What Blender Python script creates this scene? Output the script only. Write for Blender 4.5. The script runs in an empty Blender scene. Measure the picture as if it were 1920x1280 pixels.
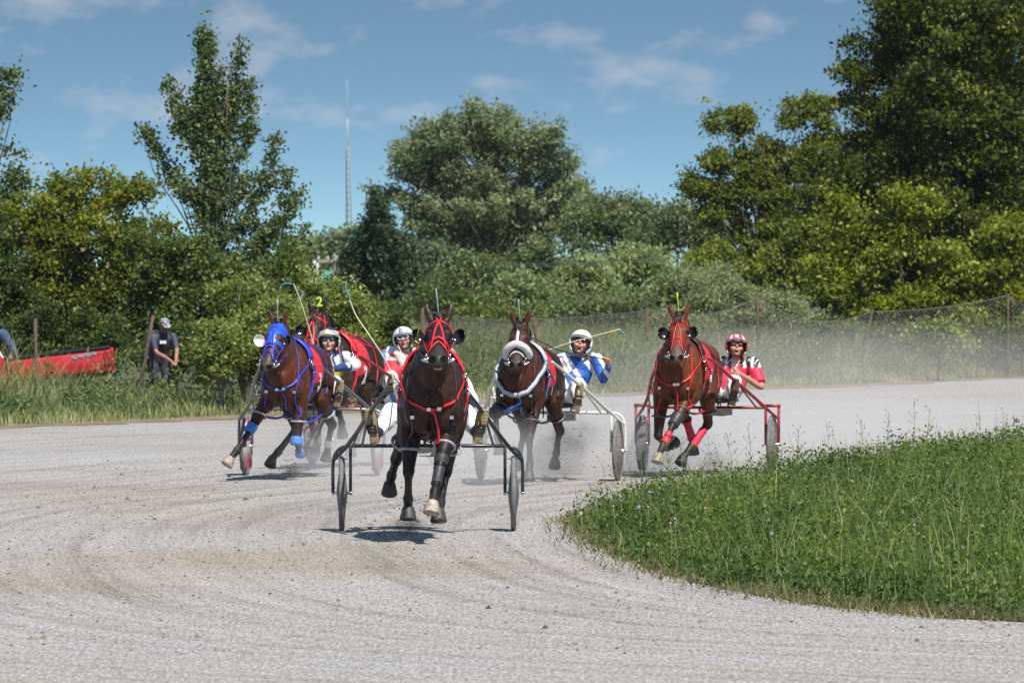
import bpy, math, random
import numpy as np
from mathutils import Vector, Matrix
from mathutils.bvhtree import BVHTree
R = math.radians
sc = bpy.context.scene
COL = sc.collection
# ---------------------------------------------------------------- camera, world, sun, exposure
F = 12780.0                     # focal length in photo pixels (1920 wide)
CH = 2.2                        # camera height
cam_d = bpy.data.cameras.new('camera'); cam = bpy.data.objects.new('camera', cam_d); COL.objects.link(cam)
cam_d.sensor_width = 36.0; cam_d.lens = 36.0*F/1920.0
cam_d.clip_start = 0.5; cam_d.clip_end = 6000
cam.location = (0, 0, CH); cam.rotation_euler = (R(90)-math.atan(113.0/F), 0, 0)
cam_d.dof.use_dof = True; cam_d.dof.focus_distance = 60.0; cam_d.dof.aperture_fstop = 10.0
sc.camera = cam
sc.view_settings.view_transform = 'Standard'; sc.view_settings.look = 'None'
sc.view_settings.gamma = 1.0; sc.view_settings.exposure = 0.42
SUN = Vector((0.30, -0.62, 1.0)).normalized()      # direction towards the sun
sun_d = bpy.data.lights.new('sun', 'SUN'); sun_d.energy = 5.0; sun_d.angle = R(0.53); sun_d.color = (1.0, 0.955, 0.89)
sun = bpy.data.objects.new('sun', sun_d); COL.objects.link(sun)
sun.rotation_euler = SUN.to_track_quat('Z', 'Y').to_euler(); sun.location = (0, 0, 50)
world = bpy.data.worlds.new('World'); sc.world = world; world.use_nodes = True
nt = world.node_tree; nt.nodes.clear()
def N(nt, typ, **kw):
    n = nt.nodes.new(typ)
    for k, v in kw.items():
        if k == 'inp':
            for a, b in v.items(): n.inputs[a].default_value = b
        else: setattr(n, k, v)
    return n
def math_n(nt, op, a, b=None, clamp=False):
    n = nt.nodes.new('ShaderNodeMath'); n.operation = op; n.use_clamp = clamp
    for i, v in enumerate((a, b)):
        if v is None: continue
        if isinstance(v, (int, float)): n.inputs[i].default_value = v
        else: nt.links.new(v, n.inputs[i])
    return n.outputs[0]
def ramp_n(nt, fac, stops, interp='LINEAR'):
    n = nt.nodes.new('ShaderNodeValToRGB'); n.color_ramp.interpolation = interp
    el = n.color_ramp.elements
    while len(el) < len(stops): el.new(0.5)
    for e, (p, c) in zip(el, stops):
        e.position = p; e.color = tuple(c)+(1,) if len(c) == 3 else c
    nt.links.new(fac, n.inputs[0]); return n.outputs[0]
def mix_n(nt, fac, a, b, mode='MIX'):
    n = nt.nodes.new('ShaderNodeMix'); n.data_type = 'RGBA'; n.blend_type = mode
    for s, v in ((0, fac), (6, a), (7, b)):
        if isinstance(v, (int, float)): n.inputs[s].default_value = v
        elif isinstance(v, tuple): n.inputs[s].default_value = tuple(v)+(1,) if len(v) == 3 else v
        else: nt.links.new(v, n.inputs[s])
    return n.outputs[2]
tc = N(nt, 'ShaderNodeTexCoord'); sep = N(nt, 'ShaderNodeSeparateXYZ'); nt.links.new(tc.outputs['Generated'], sep.inputs[0])
zz = math_n(nt, 'ADD', math_n(nt, 'MULTIPLY', math_n(nt, 'MAXIMUM', sep.outputs[2], 0.0), 9.5), 0.085)
cmb = N(nt, 'ShaderNodeCombineXYZ'); nt.links.new(sep.outputs[0], cmb.inputs[0]); nt.links.new(sep.outputs[1], cmb.inputs[1]); nt.links.new(zz, cmb.inputs[2])
nrm = N(nt, 'ShaderNodeVectorMath', operation='NORMALIZE'); nt.links.new(cmb.outputs[0], nrm.inputs[0])
sky = N(nt, 'ShaderNodeTexSky'); sky.sky_type = 'NISHITA'; sky.sun_disc = False
sky.sun_elevation = math.asin(SUN.z); sky.sun_rotation = math.atan2(SUN.x, SUN.y)
sky.air_density = 1.0; sky.dust_density = 0.3; sky.ozone_density = 2.0
nt.links.new(nrm.outputs[0], sky.inputs[0])
tint = mix_n(nt, 1.0, sky.outputs[0], (1.12, 1.29, 1.14), 'MULTIPLY')
mp = N(nt, 'ShaderNodeMapping'); mp.inputs['Scale'].default_value = (62, 62, 130); mp.inputs['Location'].default_value = (7.6, 2.7, 1.3)
nt.links.new(tc.outputs['Generated'], mp.inputs[0])
no = N(nt, 'ShaderNodeTexNoise', inp={'Scale': 1.0, 'Detail': 5.0, 'Roughness': 0.55, 'Distortion': 0.1}); nt.links.new(mp.outputs[0], no.inputs[0])
cl = ramp_n(nt, no.outputs[0], [(0.54, (0, 0, 0)), (0.76, (1, 1, 1))])
cl = math_n(nt, 'MULTIPLY', cl, 0.42)
skyc = mix_n(nt, cl, tint, (7.2, 6.6, 6.8))
bg = N(nt, 'ShaderNodeBackground'); bg.inputs[1].default_value = 0.085
nt.links.new(skyc, bg.inputs[0])
wo = N(nt, 'ShaderNodeOutputWorld'); nt.links.new(bg.outputs[0], wo.inputs[0])
sc.cycles.max_bounces = 6; sc.cycles.diffuse_bounces = 3; sc.cycles.glossy_bounces = 2
sc.cycles.transmission_bounces = 3; sc.cycles.volume_bounces = 1; sc.cycles.transparent_max_bounces = 8
sc.cycles.volume_step_rate = 2.0; sc.cycles.volume_max_steps = 128
sc.cycles.use_denoising = False; sc.cycles.sample_clamp_indirect = 3.0
rng = np.random.default_rng(7); random.seed(7)
def P(px, py, d):               # the point seen at photo pixel (px, py) at distance d
    return Vector(((px-960.0)/F*d, d, CH-(py-527.0)/F*d))
# ---------------------------------------------------------------- materials
MATS = {}
def mat(name, col=(.5, .5, .5), rough=.6, metal=0.0, spec=.5, noise=0.12, nscale=30.0, bump=0.0, bscale=60.0, attr=False, coat=0.0, sheen=0.0):
    if name in MATS: return MATS[name]
    m = bpy.data.materials.new(name); m.use_nodes = True; t = m.node_tree; b = t.nodes['Principled BSDF']
    b.inputs['Roughness'].default_value = rough; b.inputs['Metallic'].default_value = metal
    b.inputs['Specular IOR Level'].default_value = spec
    if coat: b.inputs['Coat Weight'].default_value = coat; b.inputs['Coat Roughness'].default_value = .12
    if sheen: b.inputs['Sheen Weight'].default_value = sheen
    tcn = t.nodes.new('ShaderNodeTexCoord')
    n = N(t, 'ShaderNodeTexNoise', inp={'Scale': nscale, 'Detail': 4.0, 'Roughness': .6}); t.links.new(tcn.outputs['Object'], n.inputs[0])
    f = ramp_n(t, n.outputs[0], [(0.3, (1-noise*2,)*3), (0.7, (1+noise,)*3)])
    if attr:
        a = N(t, 'ShaderNodeAttribute', attribute_name='Col'); base = a.outputs[0]
    else:
        r = N(t, 'ShaderNodeRGB'); r.outputs[0].default_value = tuple(col)+(1,); base = r.outputs[0]
    c = mix_n(t, 1.0, base, f, 'MULTIPLY'); t.links.new(c, b.inputs['Base Color'])
    if bump:
        n2 = N(t, 'ShaderNodeTexNoise', inp={'Scale': bscale, 'Detail': 3.0}); t.links.new(tcn.outputs['Object'], n2.inputs[0])
        bp = N(t, 'ShaderNodeBump', inp={'Strength': 1.0, 'Distance': bump}); t.links.new(n2.outputs[0], bp.inputs['Height'])
        t.links.new(bp.outputs[0], b.inputs['Normal'])
    MATS[name] = m; return m
def leaf_mat(name, c1, c2, c3, trans=.35, rough=.5, spec=.35):
    if name in MATS: return MATS[name]
    m = bpy.data.materials.new(name); m.use_nodes = True; t = m.node_tree; b = t.nodes['Principled BSDF']
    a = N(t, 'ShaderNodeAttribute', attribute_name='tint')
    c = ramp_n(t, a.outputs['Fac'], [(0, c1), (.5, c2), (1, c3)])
    t.links.new(c, b.inputs['Base Color']); b.inputs['Roughness'].default_value = rough; b.inputs['Specular IOR Level'].default_value = spec
    tr = N(t, 'ShaderNodeBsdfTranslucent'); c2_ = mix_n(t, 1.0, c, (1.5, 1.6, .7), 'MULTIPLY'); t.links.new(c2_, tr.inputs[0])
    mx = N(t, 'ShaderNodeMixShader'); mx.inputs[0].default_value = trans
    t.links.new(b.outputs[0], mx.inputs[1]); t.links.new(tr.outputs[0], mx.inputs[2])
    t.links.new(mx.outputs[0], t.nodes['Material Output'].inputs[0]); MATS[name] = m; return m
# ---------------------------------------------------------------- object helpers
def tag(o, label=None, cat=None, group=None, kind=None):
    if label: o['label'] = label
    if cat: o['category'] = cat
    if group: o['group'] = group
    if kind: o['kind'] = kind
    return o
def thing(name, label, cat, loc=(0, 0, 0), rotz=0.0, group=None):
    o = bpy.data.objects.new(name, None); COL.objects.link(o); o.empty_display_size = .2
    o.location = loc; o.rotation_euler = (0, 0, rotz); return tag(o, label, cat, group)
def link_mesh(name, me, m=None, parent=None, smooth=True):
    o = bpy.data.objects.new(name, me); COL.objects.link(o)
    if m is not None:
        me.materials.clear()
        for x in (m if isinstance(m, (list, tuple)) else [m]): me.materials.append(x)
    if smooth and len(me.polygons): me.polygons.foreach_set('use_smooth', [True]*len(me.polygons))
    if parent is not None: o.parent = parent
    return o
def catmull(p, sub):
    p = np.asarray(p, float)
    if len(p) < 3 or sub < 2: 
        if len(p) == 2 and sub > 1:
            t = np.linspace(0, 1, sub+1)[:, None]; return p[0]*(1-t)+p[1]*t
        return p
    q = np.vstack([2*p[0]-p[1], p, 2*p[-1]-p[-2]]); out = []
    for i in range(1, len(q)-2):
        a, b, c, d = q[i-1], q[i], q[i+1], q[i+2]
        for k in range(sub):
            t = k/sub
            out.append(.5*((2*b)+(-a+c)*t+(2*a-5*b+4*c-d)*t*t+(-a+3*b-3*c+d)*t**3))
    out.append(q[-2]); return np.array(out)
def unit(v): return v/(np.linalg.norm(v)+1e-12)
class G:
    def __init__(s): s.v = []; s.f = []; s.fm = []; s.n = 0; s.mi = 0
    def add(s, v, f):
        s.v.extend([tuple(map(float, x)) for x in v]); s.f.extend([tuple(i+s.n for i in q) for q in f]); s.fm.extend([s.mi]*len(f)); s.n += len(v)
    def loft(s, pts, rads, side=(1, 0, 0), n=14, sub=5, cap=.6):
        pts = np.asarray(pts, float); rads = np.asarray(rads, float)
        if rads.ndim == 1: rads = np.stack([rads, rads], 1)
        c = catmull(np.hstack([pts, rads]), sub); p = c[:, :3]; r = np.maximum(c[:, 3:], .0005)
        tg = np.gradient(p, axis=0); side = np.array(side, float); V = []; Fc = []
        th = np.linspace(0, 2*math.pi, n, endpoint=False); last = None
        def ring(pp, t, a, b):
            nonlocal last
            ss = side-np.dot(side, t)*t
            if np.linalg.norm(ss) < 1e-3: ss = last if last is not None else np.cross(t, (0, 1, 0))
            ss = unit(ss); last = ss; u = np.cross(t, ss)
            for q in th: V.append(pp+a*math.cos(q)*ss+b*math.sin(q)*u)
        m = len(p); K = 0
        t0 = unit(tg[0]); t1 = unit(tg[-1]); e0 = min(r[0])*cap; e1 = min(r[-1])*cap
        if cap: ring(p[0]-t0*e0*.7, t0, r[0, 0]*.65, r[0, 1]*.65); K += 1
        for i in range(m): ring(p[i], unit(tg[i]), r[i, 0], r[i, 1]); K += 1
        if cap: ring(p[-1]+t1*e1*.7, t1, r[-1, 0]*.65, r[-1, 1]*.65); K += 1
        for i in range(K-1):
            for j in range(n):
                j2 = (j+1) % n; Fc.append((i*n+j, i*n+j2, (i+1)*n+j2, (i+1)*n+j))
        V.append(p[0]-t0*e0); V.append(p[-1]+t1*e1); a0 = K*n; a1 = K*n+1
        for j in range(n):
            j2 = (j+1) % n; Fc.append((a0, j2, j)); Fc.append((a1, (K-1)*n+j, (K-1)*n+j2))
        s.add(V, Fc)
    def tube(s, pts, r, n=8, sub=4, side=None):
        pts = np.asarray(pts, float); d = pts[-1]-pts[0]
        if side is None: side = (1, 0, 0) if abs(d[0]) < .8*np.linalg.norm(d)+1e-9 else (0, 0, 1)
        rr = [r]*len(pts) if np.isscalar(r) else r
        s.loft(pts, rr, side, n, sub, .5)
    def ell(s, c, r, rot=None, n=14):
        c = np.array(c, float); V = []; Fc = []; M = np.eye(3) if rot is None else np.array(rot)
        k = max(6, n//2+1)
        for i in range(1, k):
            ph = math.pi*i/k
            for j in range(n):
                th = 2*math.pi*j/n
                V.append(c+M@np.array([r[0]*math.sin(ph)*math.cos(th), r[1]*math.sin(ph)*math.sin(th), r[2]*math.cos(ph)]))
        for i in range(k-2):
            for j in range(n):
                j2 = (j+1) % n; Fc.append((i*n+j, (i+1)*n+j, (i+1)*n+j2, i*n+j2))
        V.append(c+M@np.array([0, 0, r[2]])); V.append(c-M@np.array([0, 0, r[2]])); T = len(V)-2; B = T+1
        for j in range(n):
            j2 = (j+1) % n; Fc.append((T, j, j2)); Fc.append((B, (k-2)*n+j2, (k-2)*n+j))
        s.add(V, Fc)
    def box(s, c, h, rot=None, bev=0.0):
        c = np.array(c, float); M = np.eye(3) if rot is None else np.array(rot); V = []
        for x in (-1, 1):
            for y in (-1, 1):
                for z in (-1, 1): V.append(c+M@np.array([x*h[0], y*h[1], z*h[2]]))
        s.add(V, [(0, 1, 3, 2), (4, 6, 7, 5), (0, 4, 5, 1), (2, 3, 7, 6), (0, 2, 6, 4), (1, 5, 7, 3)])
    def torus(s, c, ax, Rr, r, n=24, k=8, a0=0, a1=2*math.pi, sx=1.0, sy=1.0, up=None):
        c = np.array(c, float); ax = unit(np.array(ax, float)); up = np.array(up if up is not None else (0, 0, 1), float)
        u = up-np.dot(up, ax)*ax
        if np.linalg.norm(u) < 1e-3: u = np.cross(ax, (1, 0, 0))
        u = unit(u); w = np.cross(ax, u); full = abs(a1-a0-2*math.pi) < 1e-6; V = []; Fc = []; m = n if full else n+1
        for i in range(m):
            t = a0+(a1-a0)*i/n; d = math.cos(t)*u*sy+math.sin(t)*w*sx
            for j in range(k):
                q = 2*math.pi*j/k; V.append(c+d*(Rr+0)+unit(d)*r*math.cos(q)+ax*r*math.sin(q))
        for i in range(n):
            i2 = (i+1) % m
            for j in range(k):
                j2 = (j+1) % k; Fc.append((i*k+j, i2*k+j, i2*k+j2, i*k+j2))
        s.add(V, Fc)
    def ribbon(s, pts, nrms, w, t=.004):
        pts = np.asarray(pts, float); K = len(pts); tg = np.gradient(pts, axis=0); V = []; Fc = []
        for i in range(K):
            T = unit(tg[i]); n_ = np.array(nrms[i], float); n_ = unit(n_-np.dot(n_, T)*T); b = np.cross(T, n_)
            ww = w if np.isscalar(w) else w[i]
            for (x, y) in ((-.5, 0), (-.5, 1), (.5, 1), (.5, 0)): V.append(pts[i]+b*ww*x+n_*t*y)
        for i in range(K-1):
            for j in range(4):
                j2 = (j+1) % 4; Fc.append((i*4+j, i*4+j2, (i+1)*4+j2, (i+1)*4+j))
        Fc += [(0, 3, 2, 1), ((K-1)*4, (K-1)*4+1, (K-1)*4+2, (K-1)*4+3)]; s.add(V, Fc)
    def strap(s, pts, bvh, w, t=.005, off=.004, sub=8):
        c = catmull(pts, sub); P_ = []; N_ = []
        for q in c:
            hit = bvh.find_nearest(Vector(q)); 
            if hit[0] is None: continue
            v = Vector(q)-hit[0]; nn = hit[1]
            if v.length > 1e-4 and v.dot(nn) > 0: nn = (nn+v.normalized()).normalized()
            P_.append(np.array(hit[0]+nn*off)); N_.append(np.array(nn))
        N_ = np.array(N_); P_ = np.array(P_)
        for _ in range(2):
            N_[1:-1] = (N_[:-2]+N_[1:-1]*2+N_[2:])/4; P_[1:-1] = (P_[:-2]+P_[1:-1]*2+P_[2:])/4
        s.ribbon(P_, N_, w, t)
    def mesh(s, name='m'):
        me = bpy.data.meshes.new(name); me.from_pydata(s.v, [], s.f); me.validate(); me.update()
        if len(me.polygons) == len(s.fm) and any(s.fm): me.polygons.foreach_set('material_index', s.fm)
        return me
    def build(s, name, m, parent=None, smooth=True, label=None):
        o = link_mesh(name, s.mesh(name), None, parent, smooth)
        for x in (m if isinstance(m, (list, tuple)) else [m]): o.data.materials.append(x)
        if label: o['label'] = label
        return o
def remesh(g, voxel, smooth=3, name='body'):
    me = g.mesh(name); o = bpy.data.objects.new('tmp', me); COL.objects.link(o)
    md = o.modifiers.new('r', 'REMESH'); md.mode = 'VOXEL'; md.voxel_size = voxel; md.adaptivity = 0
    if smooth:
        m2 = o.modifiers.new('s', 'SMOOTH'); m2.factor = .5; m2.iterations = smooth
    dg = bpy.context.evaluated_depsgraph_get(); dg.update()
    me2 = bpy.data.meshes.new_from_object(o.evaluated_get(dg)); me2.name = name
    bpy.data.objects.remove(o); bpy.data.meshes.remove(me)
    return me2
def verts_of(me):
    a = np.empty(len(me.vertices)*3, np.float32); me.vertices.foreach_get('co', a); return a.reshape(-1, 3).astype(float)
def set_cols(me, cols):
    at = me.color_attributes.new('Col', 'FLOAT_COLOR', 'POINT')
    c = np.ones((len(cols), 4), np.float32); c[:, :3] = cols; at.data.foreach_set('color', c.ravel())
def bvh_of(me):
    return BVHTree.FromPolygons([v.co.copy() for v in me.vertices], [tuple(p.vertices) for p in me.polygons])
def shell(me, pred, off, name, m, parent, thick=.006, colf=None):
    """cloth lying on a body: the body faces inside a region, lifted off the skin"""
    co = verts_of(me); no = np.empty(len(me.vertices)*3, np.float32); me.vertices.foreach_get('normal', no); no = no.reshape(-1, 3)
    keep = pred(co, no); idx = -np.ones(len(co), int); F_ = []
    for p in me.polygons:
        vs = tuple(p.vertices)
        if all(keep[i] for i in vs): F_.append(vs)
    if not F_: return None
    used = sorted({i for q in F_ for i in q})
    for k, i in enumerate(used): idx[i] = k
    nv = co[used]+no[used]*off
    m2 = bpy.data.meshes.new(name); m2.from_pydata([tuple(x) for x in nv], [], [tuple(int(idx[i]) for i in q) for q in F_]); m2.update()
    if colf is not None: set_cols(m2, colf(co[used], no[used]))
    o = link_mesh(name, m2, m, parent)
    sd = o.modifiers.new('thick', 'SOLIDIFY'); sd.thickness = thick; sd.offset = 0
    return o
def np_mesh(name, V, Fq, mats, parent=None, tint=None, smooth=False, fm=None):
    """fast mesh: V (n,3); Fq (m,4) quads"""
    me = bpy.data.meshes.new(name); n = len(V); m = len(Fq)
    me.vertices.add(n); me.vertices.foreach_set('co', np.asarray(V, np.float32).ravel())
    me.loops.add(m*4); me.loops.foreach_set('vertex_index', np.asarray(Fq, np.int32).ravel())
    me.polygons.add(m); me.polygons.foreach_set('loop_start', np.arange(0, m*4, 4, dtype=np.int32))
    if tint is not None:
        at = me.attributes.new('tint', 'FLOAT', 'FACE'); at.data.foreach_set('value', np.asarray(tint, np.float32))
    me.update(calc_edges=True)
    o = link_mesh(name, me, mats, parent, smooth)
    if fm is not None: me.polygons.foreach_set('material_index', np.asarray(fm, np.int32))
    return o
def rand_unit(n):
    v = rng.normal(size=(n, 3)); return v/np.linalg.norm(v, axis=1, keepdims=True)
def leaves(C, L, W, bias=(0, 0, 0), droop=0.0):
    """diamond leaves at C: returns verts, quads"""
    n = len(C); nn = rand_unit(n)+np.array(bias); nn /= np.linalg.norm(nn, axis=1, keepdims=True)
    t = rand_unit(n)+np.array([0, 0, -droop]); t -= (t*nn).sum(1, keepdims=True)*nn; t /= np.linalg.norm(t, axis=1, keepdims=True)+1e-9
    b = np.cross(nn, t); L = np.broadcast_to(L, n)[:, None]; W = np.broadcast_to(W, n)[:, None]
    V = np.stack([C-t*L*.5, C+b*W*.5-t*L*.05+nn*L*.06, C+t*L*.5, C-b*W*.5-t*L*.05+nn*L*.06], 1).reshape(-1, 3)
    return V, np.arange(n*4).reshape(-1, 4)
def blades(Bp, H, W, lean, seg=2):
    """grass blades: tapered bent strips (seg quads each)"""
    n = len(Bp); az = rng.uniform(0, 2*math.pi, n); wd = np.stack([np.cos(az), np.sin(az), np.zeros(n)], 1)
    la = rng.uniform(0, 2*math.pi, n); ld = np.stack([np.cos(la), np.sin(la), np.zeros(n)], 1)
    H = np.broadcast_to(H, n); W = np.broadcast_to(W, n); lean = np.broadcast_to(lean, n); rows = []
    for k in range(seg+1):
        t = k/seg; p = Bp+ld*(lean*H*t*t)[:, None]; p = p.copy(); p[:, 2] += H*t*(1-.25*lean*t)
        w = (W*(1-.85*t)*.5)[:, None]; rows.append(p-wd*w); rows.append(p+wd*w)
    V = np.stack(rows, 1); k = 2*(seg+1); base = (np.arange(n)*k)[:, None]
    q = [base+np.array([2*i, 2*i+1, 2*i+3, 2*i+2]) for i in range(seg)]
    return V.reshape(-1, 3), np.stack(q, 1).reshape(-1, 4)
# ---------------------------------------------------------------- ground, track, infield, verge
def gnd(px, py): return P(px, py, F*CH/(py-527.0))
outer_px = [(0, 801), (150, 796), (300, 789), (450, 781), (700, 768), (900, 754), (1100, 742), (1400, 730), (1700, 718), (1920, 708)]
outer = [(-16.0, 62.0), (-14.0, 78.0), (-11.2, 92.0)]+[tuple(gnd(x, y)[:2]) for x, y in outer_px]+[(20.0, 168.0), (34.0, 184.0), (60.0, 200.0)]
outer = catmull([(x, y, 0) for x, y in outer], 6)[:, :2]
outer_x = np.array(outer)
inner = [(1920, 1167), (1700, 1152), (1500, 1130), (1300, 1092), (1180, 1052), (1104, 1016), (1076, 985)]
inner = [(14.0, 36.0), (7.5, 40.5)]+[tuple(gnd(x, y)[:2]) for x, y in inner]+[(.70, 64.0), (1.10, 67.0), (1.9, 69.6), (2.9, 73.5), (4.0, 78.0), (5.4, 83.0), (7.4, 89.0), (12.0, 98.0), (22.0, 112.0), (40.0, 126.0)]
inner_c = catmull([(x, y, 0) for x, y in inner], 6)[:, :2]
def ground_mat():
    m = bpy.data.materials.new('field_ground'); m.use_nodes = True; t = m.node_tree; b = t.nodes['Principled BSDF']
    g = N(t, 'ShaderNodeNewGeometry')
    n = N(t, 'ShaderNodeTexNoise', inp={'Scale': .35, 'Detail': 8.0, 'Roughness': .7}); t.links.new(g.outputs[0], n.inputs[0])
    c = ramp_n(t, n.outputs[0], [(.3, (.045, .06, .02)), (.55, (.075, .09, .03)), (.75, (.15, .13, .07))])
    t.links.new(c, b.inputs['Base Color']); b.inputs['Roughness'].default_value = .95; return m
def track_mat():
    m = bpy.data.materials.new('stone_dust'); m.use_nodes = True; t = m.node_tree; b = t.nodes['Principled BSDF']
    g = N(t, 'ShaderNodeNewGeometry'); s = N(t, 'ShaderNodeSeparateXYZ'); t.links.new(g.outputs[0], s.inputs[0])
    at = N(t, 'ShaderNodeAttribute', attribute_name='lane'); lane = at.outputs['Fac']
    at2 = N(t, 'ShaderNodeAttribute', attribute_name='along'); along = at2.outputs['Fac']
    # wheel tracks running round the bend: noise stretched along the track
    cb = N(t, 'ShaderNodeCombineXYZ'); t.links.new(math_n(t, 'MULTIPLY', lane, 3.6), cb.inputs[0]); t.links.new(math_n(t, 'MULTIPLY', along, .07), cb.inputs[1])
    n1 = N(t, 'ShaderNodeTexNoise', inp={'Scale': 1.0, 'Detail': 6.0, 'Roughness': .68}); t.links.new(cb.outputs[0], n1.inputs[0])
    n2 = N(t, 'ShaderNodeTexNoise', inp={'Scale': .16, 'Detail': 6.0, 'Roughness': .6}); t.links.new(g.outputs[0], n2.inputs[0])
    mpn = N(t, 'ShaderNodeMapping'); mpn.inputs['Scale'].default_value = (2.0, 1.5, 1); t.links.new(g.outputs[0], mpn.inputs[0])
    n3 = N(t, 'ShaderNodeTexNoise', inp={'Scale': 1.0, 'Detail': 9.0, 'Roughness': .8, 'Distortion': .3}); t.links.new(mpn.outputs[0], n3.inputs[0])
    mpf = N(t, 'ShaderNodeMapping'); mpf.inputs['Scale'].default_value = (1, .16, 1); t.links.new(g.outputs[0], mpf.inputs[0])
    n4 = N(t, 'ShaderNodeTexNoise', inp={'Scale': 42.0, 'Detail': 3.0, 'Roughness': .8}); t.links.new(mpf.outputs[0], n4.inputs[0])
    c = ramp_n(t, n2.outputs[0], [(.32, (.268, .236, .200)), (.48, (.308, .293, .276)), (.62, (.312, .307, .305)), (.75, (.322, .300, .268))])
    c = mix_n(t, 1.0, c, ramp_n(t, n1.outputs[0], [(.36, (.77, .75, .725)), (.47, (.97, .97, .97)), (.60, (1.11, 1.11, 1.12))]), 'MULTIPLY')
    # scuffed damp brown dirt, patchy
    msk = math_n(t, 'MULTIPLY', ramp_n(t, n3.outputs[0], [(.555, (0, 0, 0)), (.66, (1, 1, 1))]), ramp_n(t, n1.outputs[0], [(.36, (1, 1, 1)), (.62, (.12, .12, .12))]))
    band = ramp_n(t, math_n(t, 'MULTIPLY', lane, .1), [(.02, (.35, .35, .35)), (.12, (1, 1, 1)), (.55, (.9, .9, .9)), (.95, (.35, .35, .35))])
    msk = math_n(t, 'MULTIPLY', msk, band)
    c = mix_n(t, math_n(t, 'MULTIPLY', band, .45), c, mix_n(t, 1.0, c, (.97, .905, .83), 'MULTIPLY'))
    c = mix_n(t, math_n(t, 'MULTIPLY', msk, .85), c, (.135, .098, .068))
    c = mix_n(t, 1.0, c, ramp_n(t, n4.outputs[0], [(.30, (.50, .49, .48)), (.5, (.97, .97, .97)), (.66, (1.55, 1.55, 1.57))]), 'MULTIPLY')
    n5 = N(t, 'ShaderNodeTexNoise', inp={'Scale': 26.0, 'Detail': 2.0, 'Roughness': .5}); t.links.new(mpf.outputs[0], n5.inputs[0])
    peb = ramp_n(t, n5.outputs[0], [(.70, (0, 0, 0)), (.735, (1, 1, 1))])
    c = mix_n(t, math_n(t, 'MULTIPLY', peb, .75), c, (.10, .085, .07))
    t.links.new(c, b.inputs['Base Color']); b.inputs['Roughness'].default_value = .85; b.inputs['Specular IOR Level'].default_value = .35
    bp = N(t, 'ShaderNodeBump', inp={'Strength': .8, 'Distance': .03}); h = math_n(t, 'ADD', n3.outputs[0], math_n(t, 'MULTIPLY', n4.outputs[0], .25)); t.links.new(h, bp.inputs['Height']); t.links.new(bp.outputs[0], b.inputs['Normal'])
    return m
g = G(); g.add([(-900, -60, 0), (900, -60, 0), (900, 3000, 0), (-900, 3000, 0)], [(0, 1, 2, 3)])
tag(g.build('ground', ground_mat(), smooth=False), kind='structure')
# track: strip between outer and inner kerbs
def resample(c, n):
    d = np.r_[0, np.cumsum(np.linalg.norm(np.diff(c, axis=0), axis=1))]; t = np.linspace(0, d[-1], n)
    return np.stack([np.interp(t, d, c[:, 0]), np.interp(t, d, c[:, 1])], 1)
out_full = np.vstack([[(-20, 8), (-18, 36)], outer]); in_full = np.vstack([[(30, 8), (22, 26)], inner_c])
oc = out_full[2:]; oc = oc[np.argsort(oc[:, 0])]
XS = np.r_[np.linspace(-40, -16, 6), np.linspace(-15.5, 16, 127), np.linspace(17, 60, 20)]; YT = np.interp(XS, oc[:, 0], oc[:, 1]); YT[XS < -16] = 62-(-16-XS[XS < -16])*1.5
nb = 70; V = np.array([(x, 6+(yt-6)*(j/(nb-1)), .004) for x, yt in zip(XS, YT) for j in range(nb)])
na = len(XS); Q = [(i*nb+j, (i+1)*nb+j, (i+1)*nb+j+1, i*nb+j+1) for i in range(na-1) for j in range(nb-1)]
tr = np_mesh('dirt_track', V, Q, [track_mat()])
def dist0(poly, pts):
    d = np.full(len(pts), 1e9); tt = np.zeros(len(pts)); acc = 0
    for i in range(len(poly)-1):
        a = np.array(poly[i]); b = np.array(poly[i+1]); ab = b-a; L = np.linalg.norm(ab); t = np.clip(((pts-a)@ab)/(ab@ab+1e-9), 0, 1)
        q = np.linalg.norm(pts-(a+t[:, None]*ab), axis=1); k = q < d; d[k] = q[k]; tt[k] = acc+t[k]*L; acc += L
    return d, tt
lane, along = dist0(inner_c, V[:, :2])
for nm, vals in (('lane', lane), ('along', along)):
    a_ = tr.data.attributes.new(nm, 'FLOAT', 'POINT'); a_.data.foreach_set('value', np.array(vals, np.float32))
tag(tr, kind='structure')
def inside(poly, pts):
    x, y = pts[:, 0], pts[:, 1]; r = np.zeros(len(pts), bool); n = len(poly)
    for i in range(n):
        x1, y1 = poly[i]; x2, y2 = poly[(i+1) % n]
        c = ((y1 > y) != (y2 > y)) & (x < (x2-x1)*(y-y1)/(y2-y1+1e-12)+x1); r ^= c
    return r
def dist_to(poly, pts):
    d = np.full(len(pts), 1e9)
    for i in range(len(poly)-1):
        a = np.array(poly[i]); b = np.array(poly[i+1]); ab = b-a; t = np.clip(((pts-a)@ab)/(ab@ab+1e-9), 0, 1)
        d = np.minimum(d, np.linalg.norm(pts-(a+t[:, None]*ab), axis=1))
    return d
infield = np.vstack([inner_c, [(60, 126), (60, 36)]])
def fbm(x, y, seed=0, f=1.0):
    r = np.random.default_rng(seed); o = np.zeros(len(x)); a = 1.
    for k in range(5):
        for _ in range(3):
            th = r.uniform(0, 6.28); ph = r.uniform(0, 6.28); o += a*np.sin((x*math.cos(th)+y*math.sin(th))*f+ph)/3
        f *= 1.9; a *= .6
    return o
# irregular turf pad under the infield plants
gi = G(); gi.add([(x+.03*math.sin(i*3.1), y, .012) for i, (x, y) in enumerate(infield)], [tuple(range(len(infield)))])
tag(gi.build('infield', mat('infield_soil', (.075, .085, .03), .95, noise=.3, nscale=4), smooth=False), kind='structure')
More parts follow.
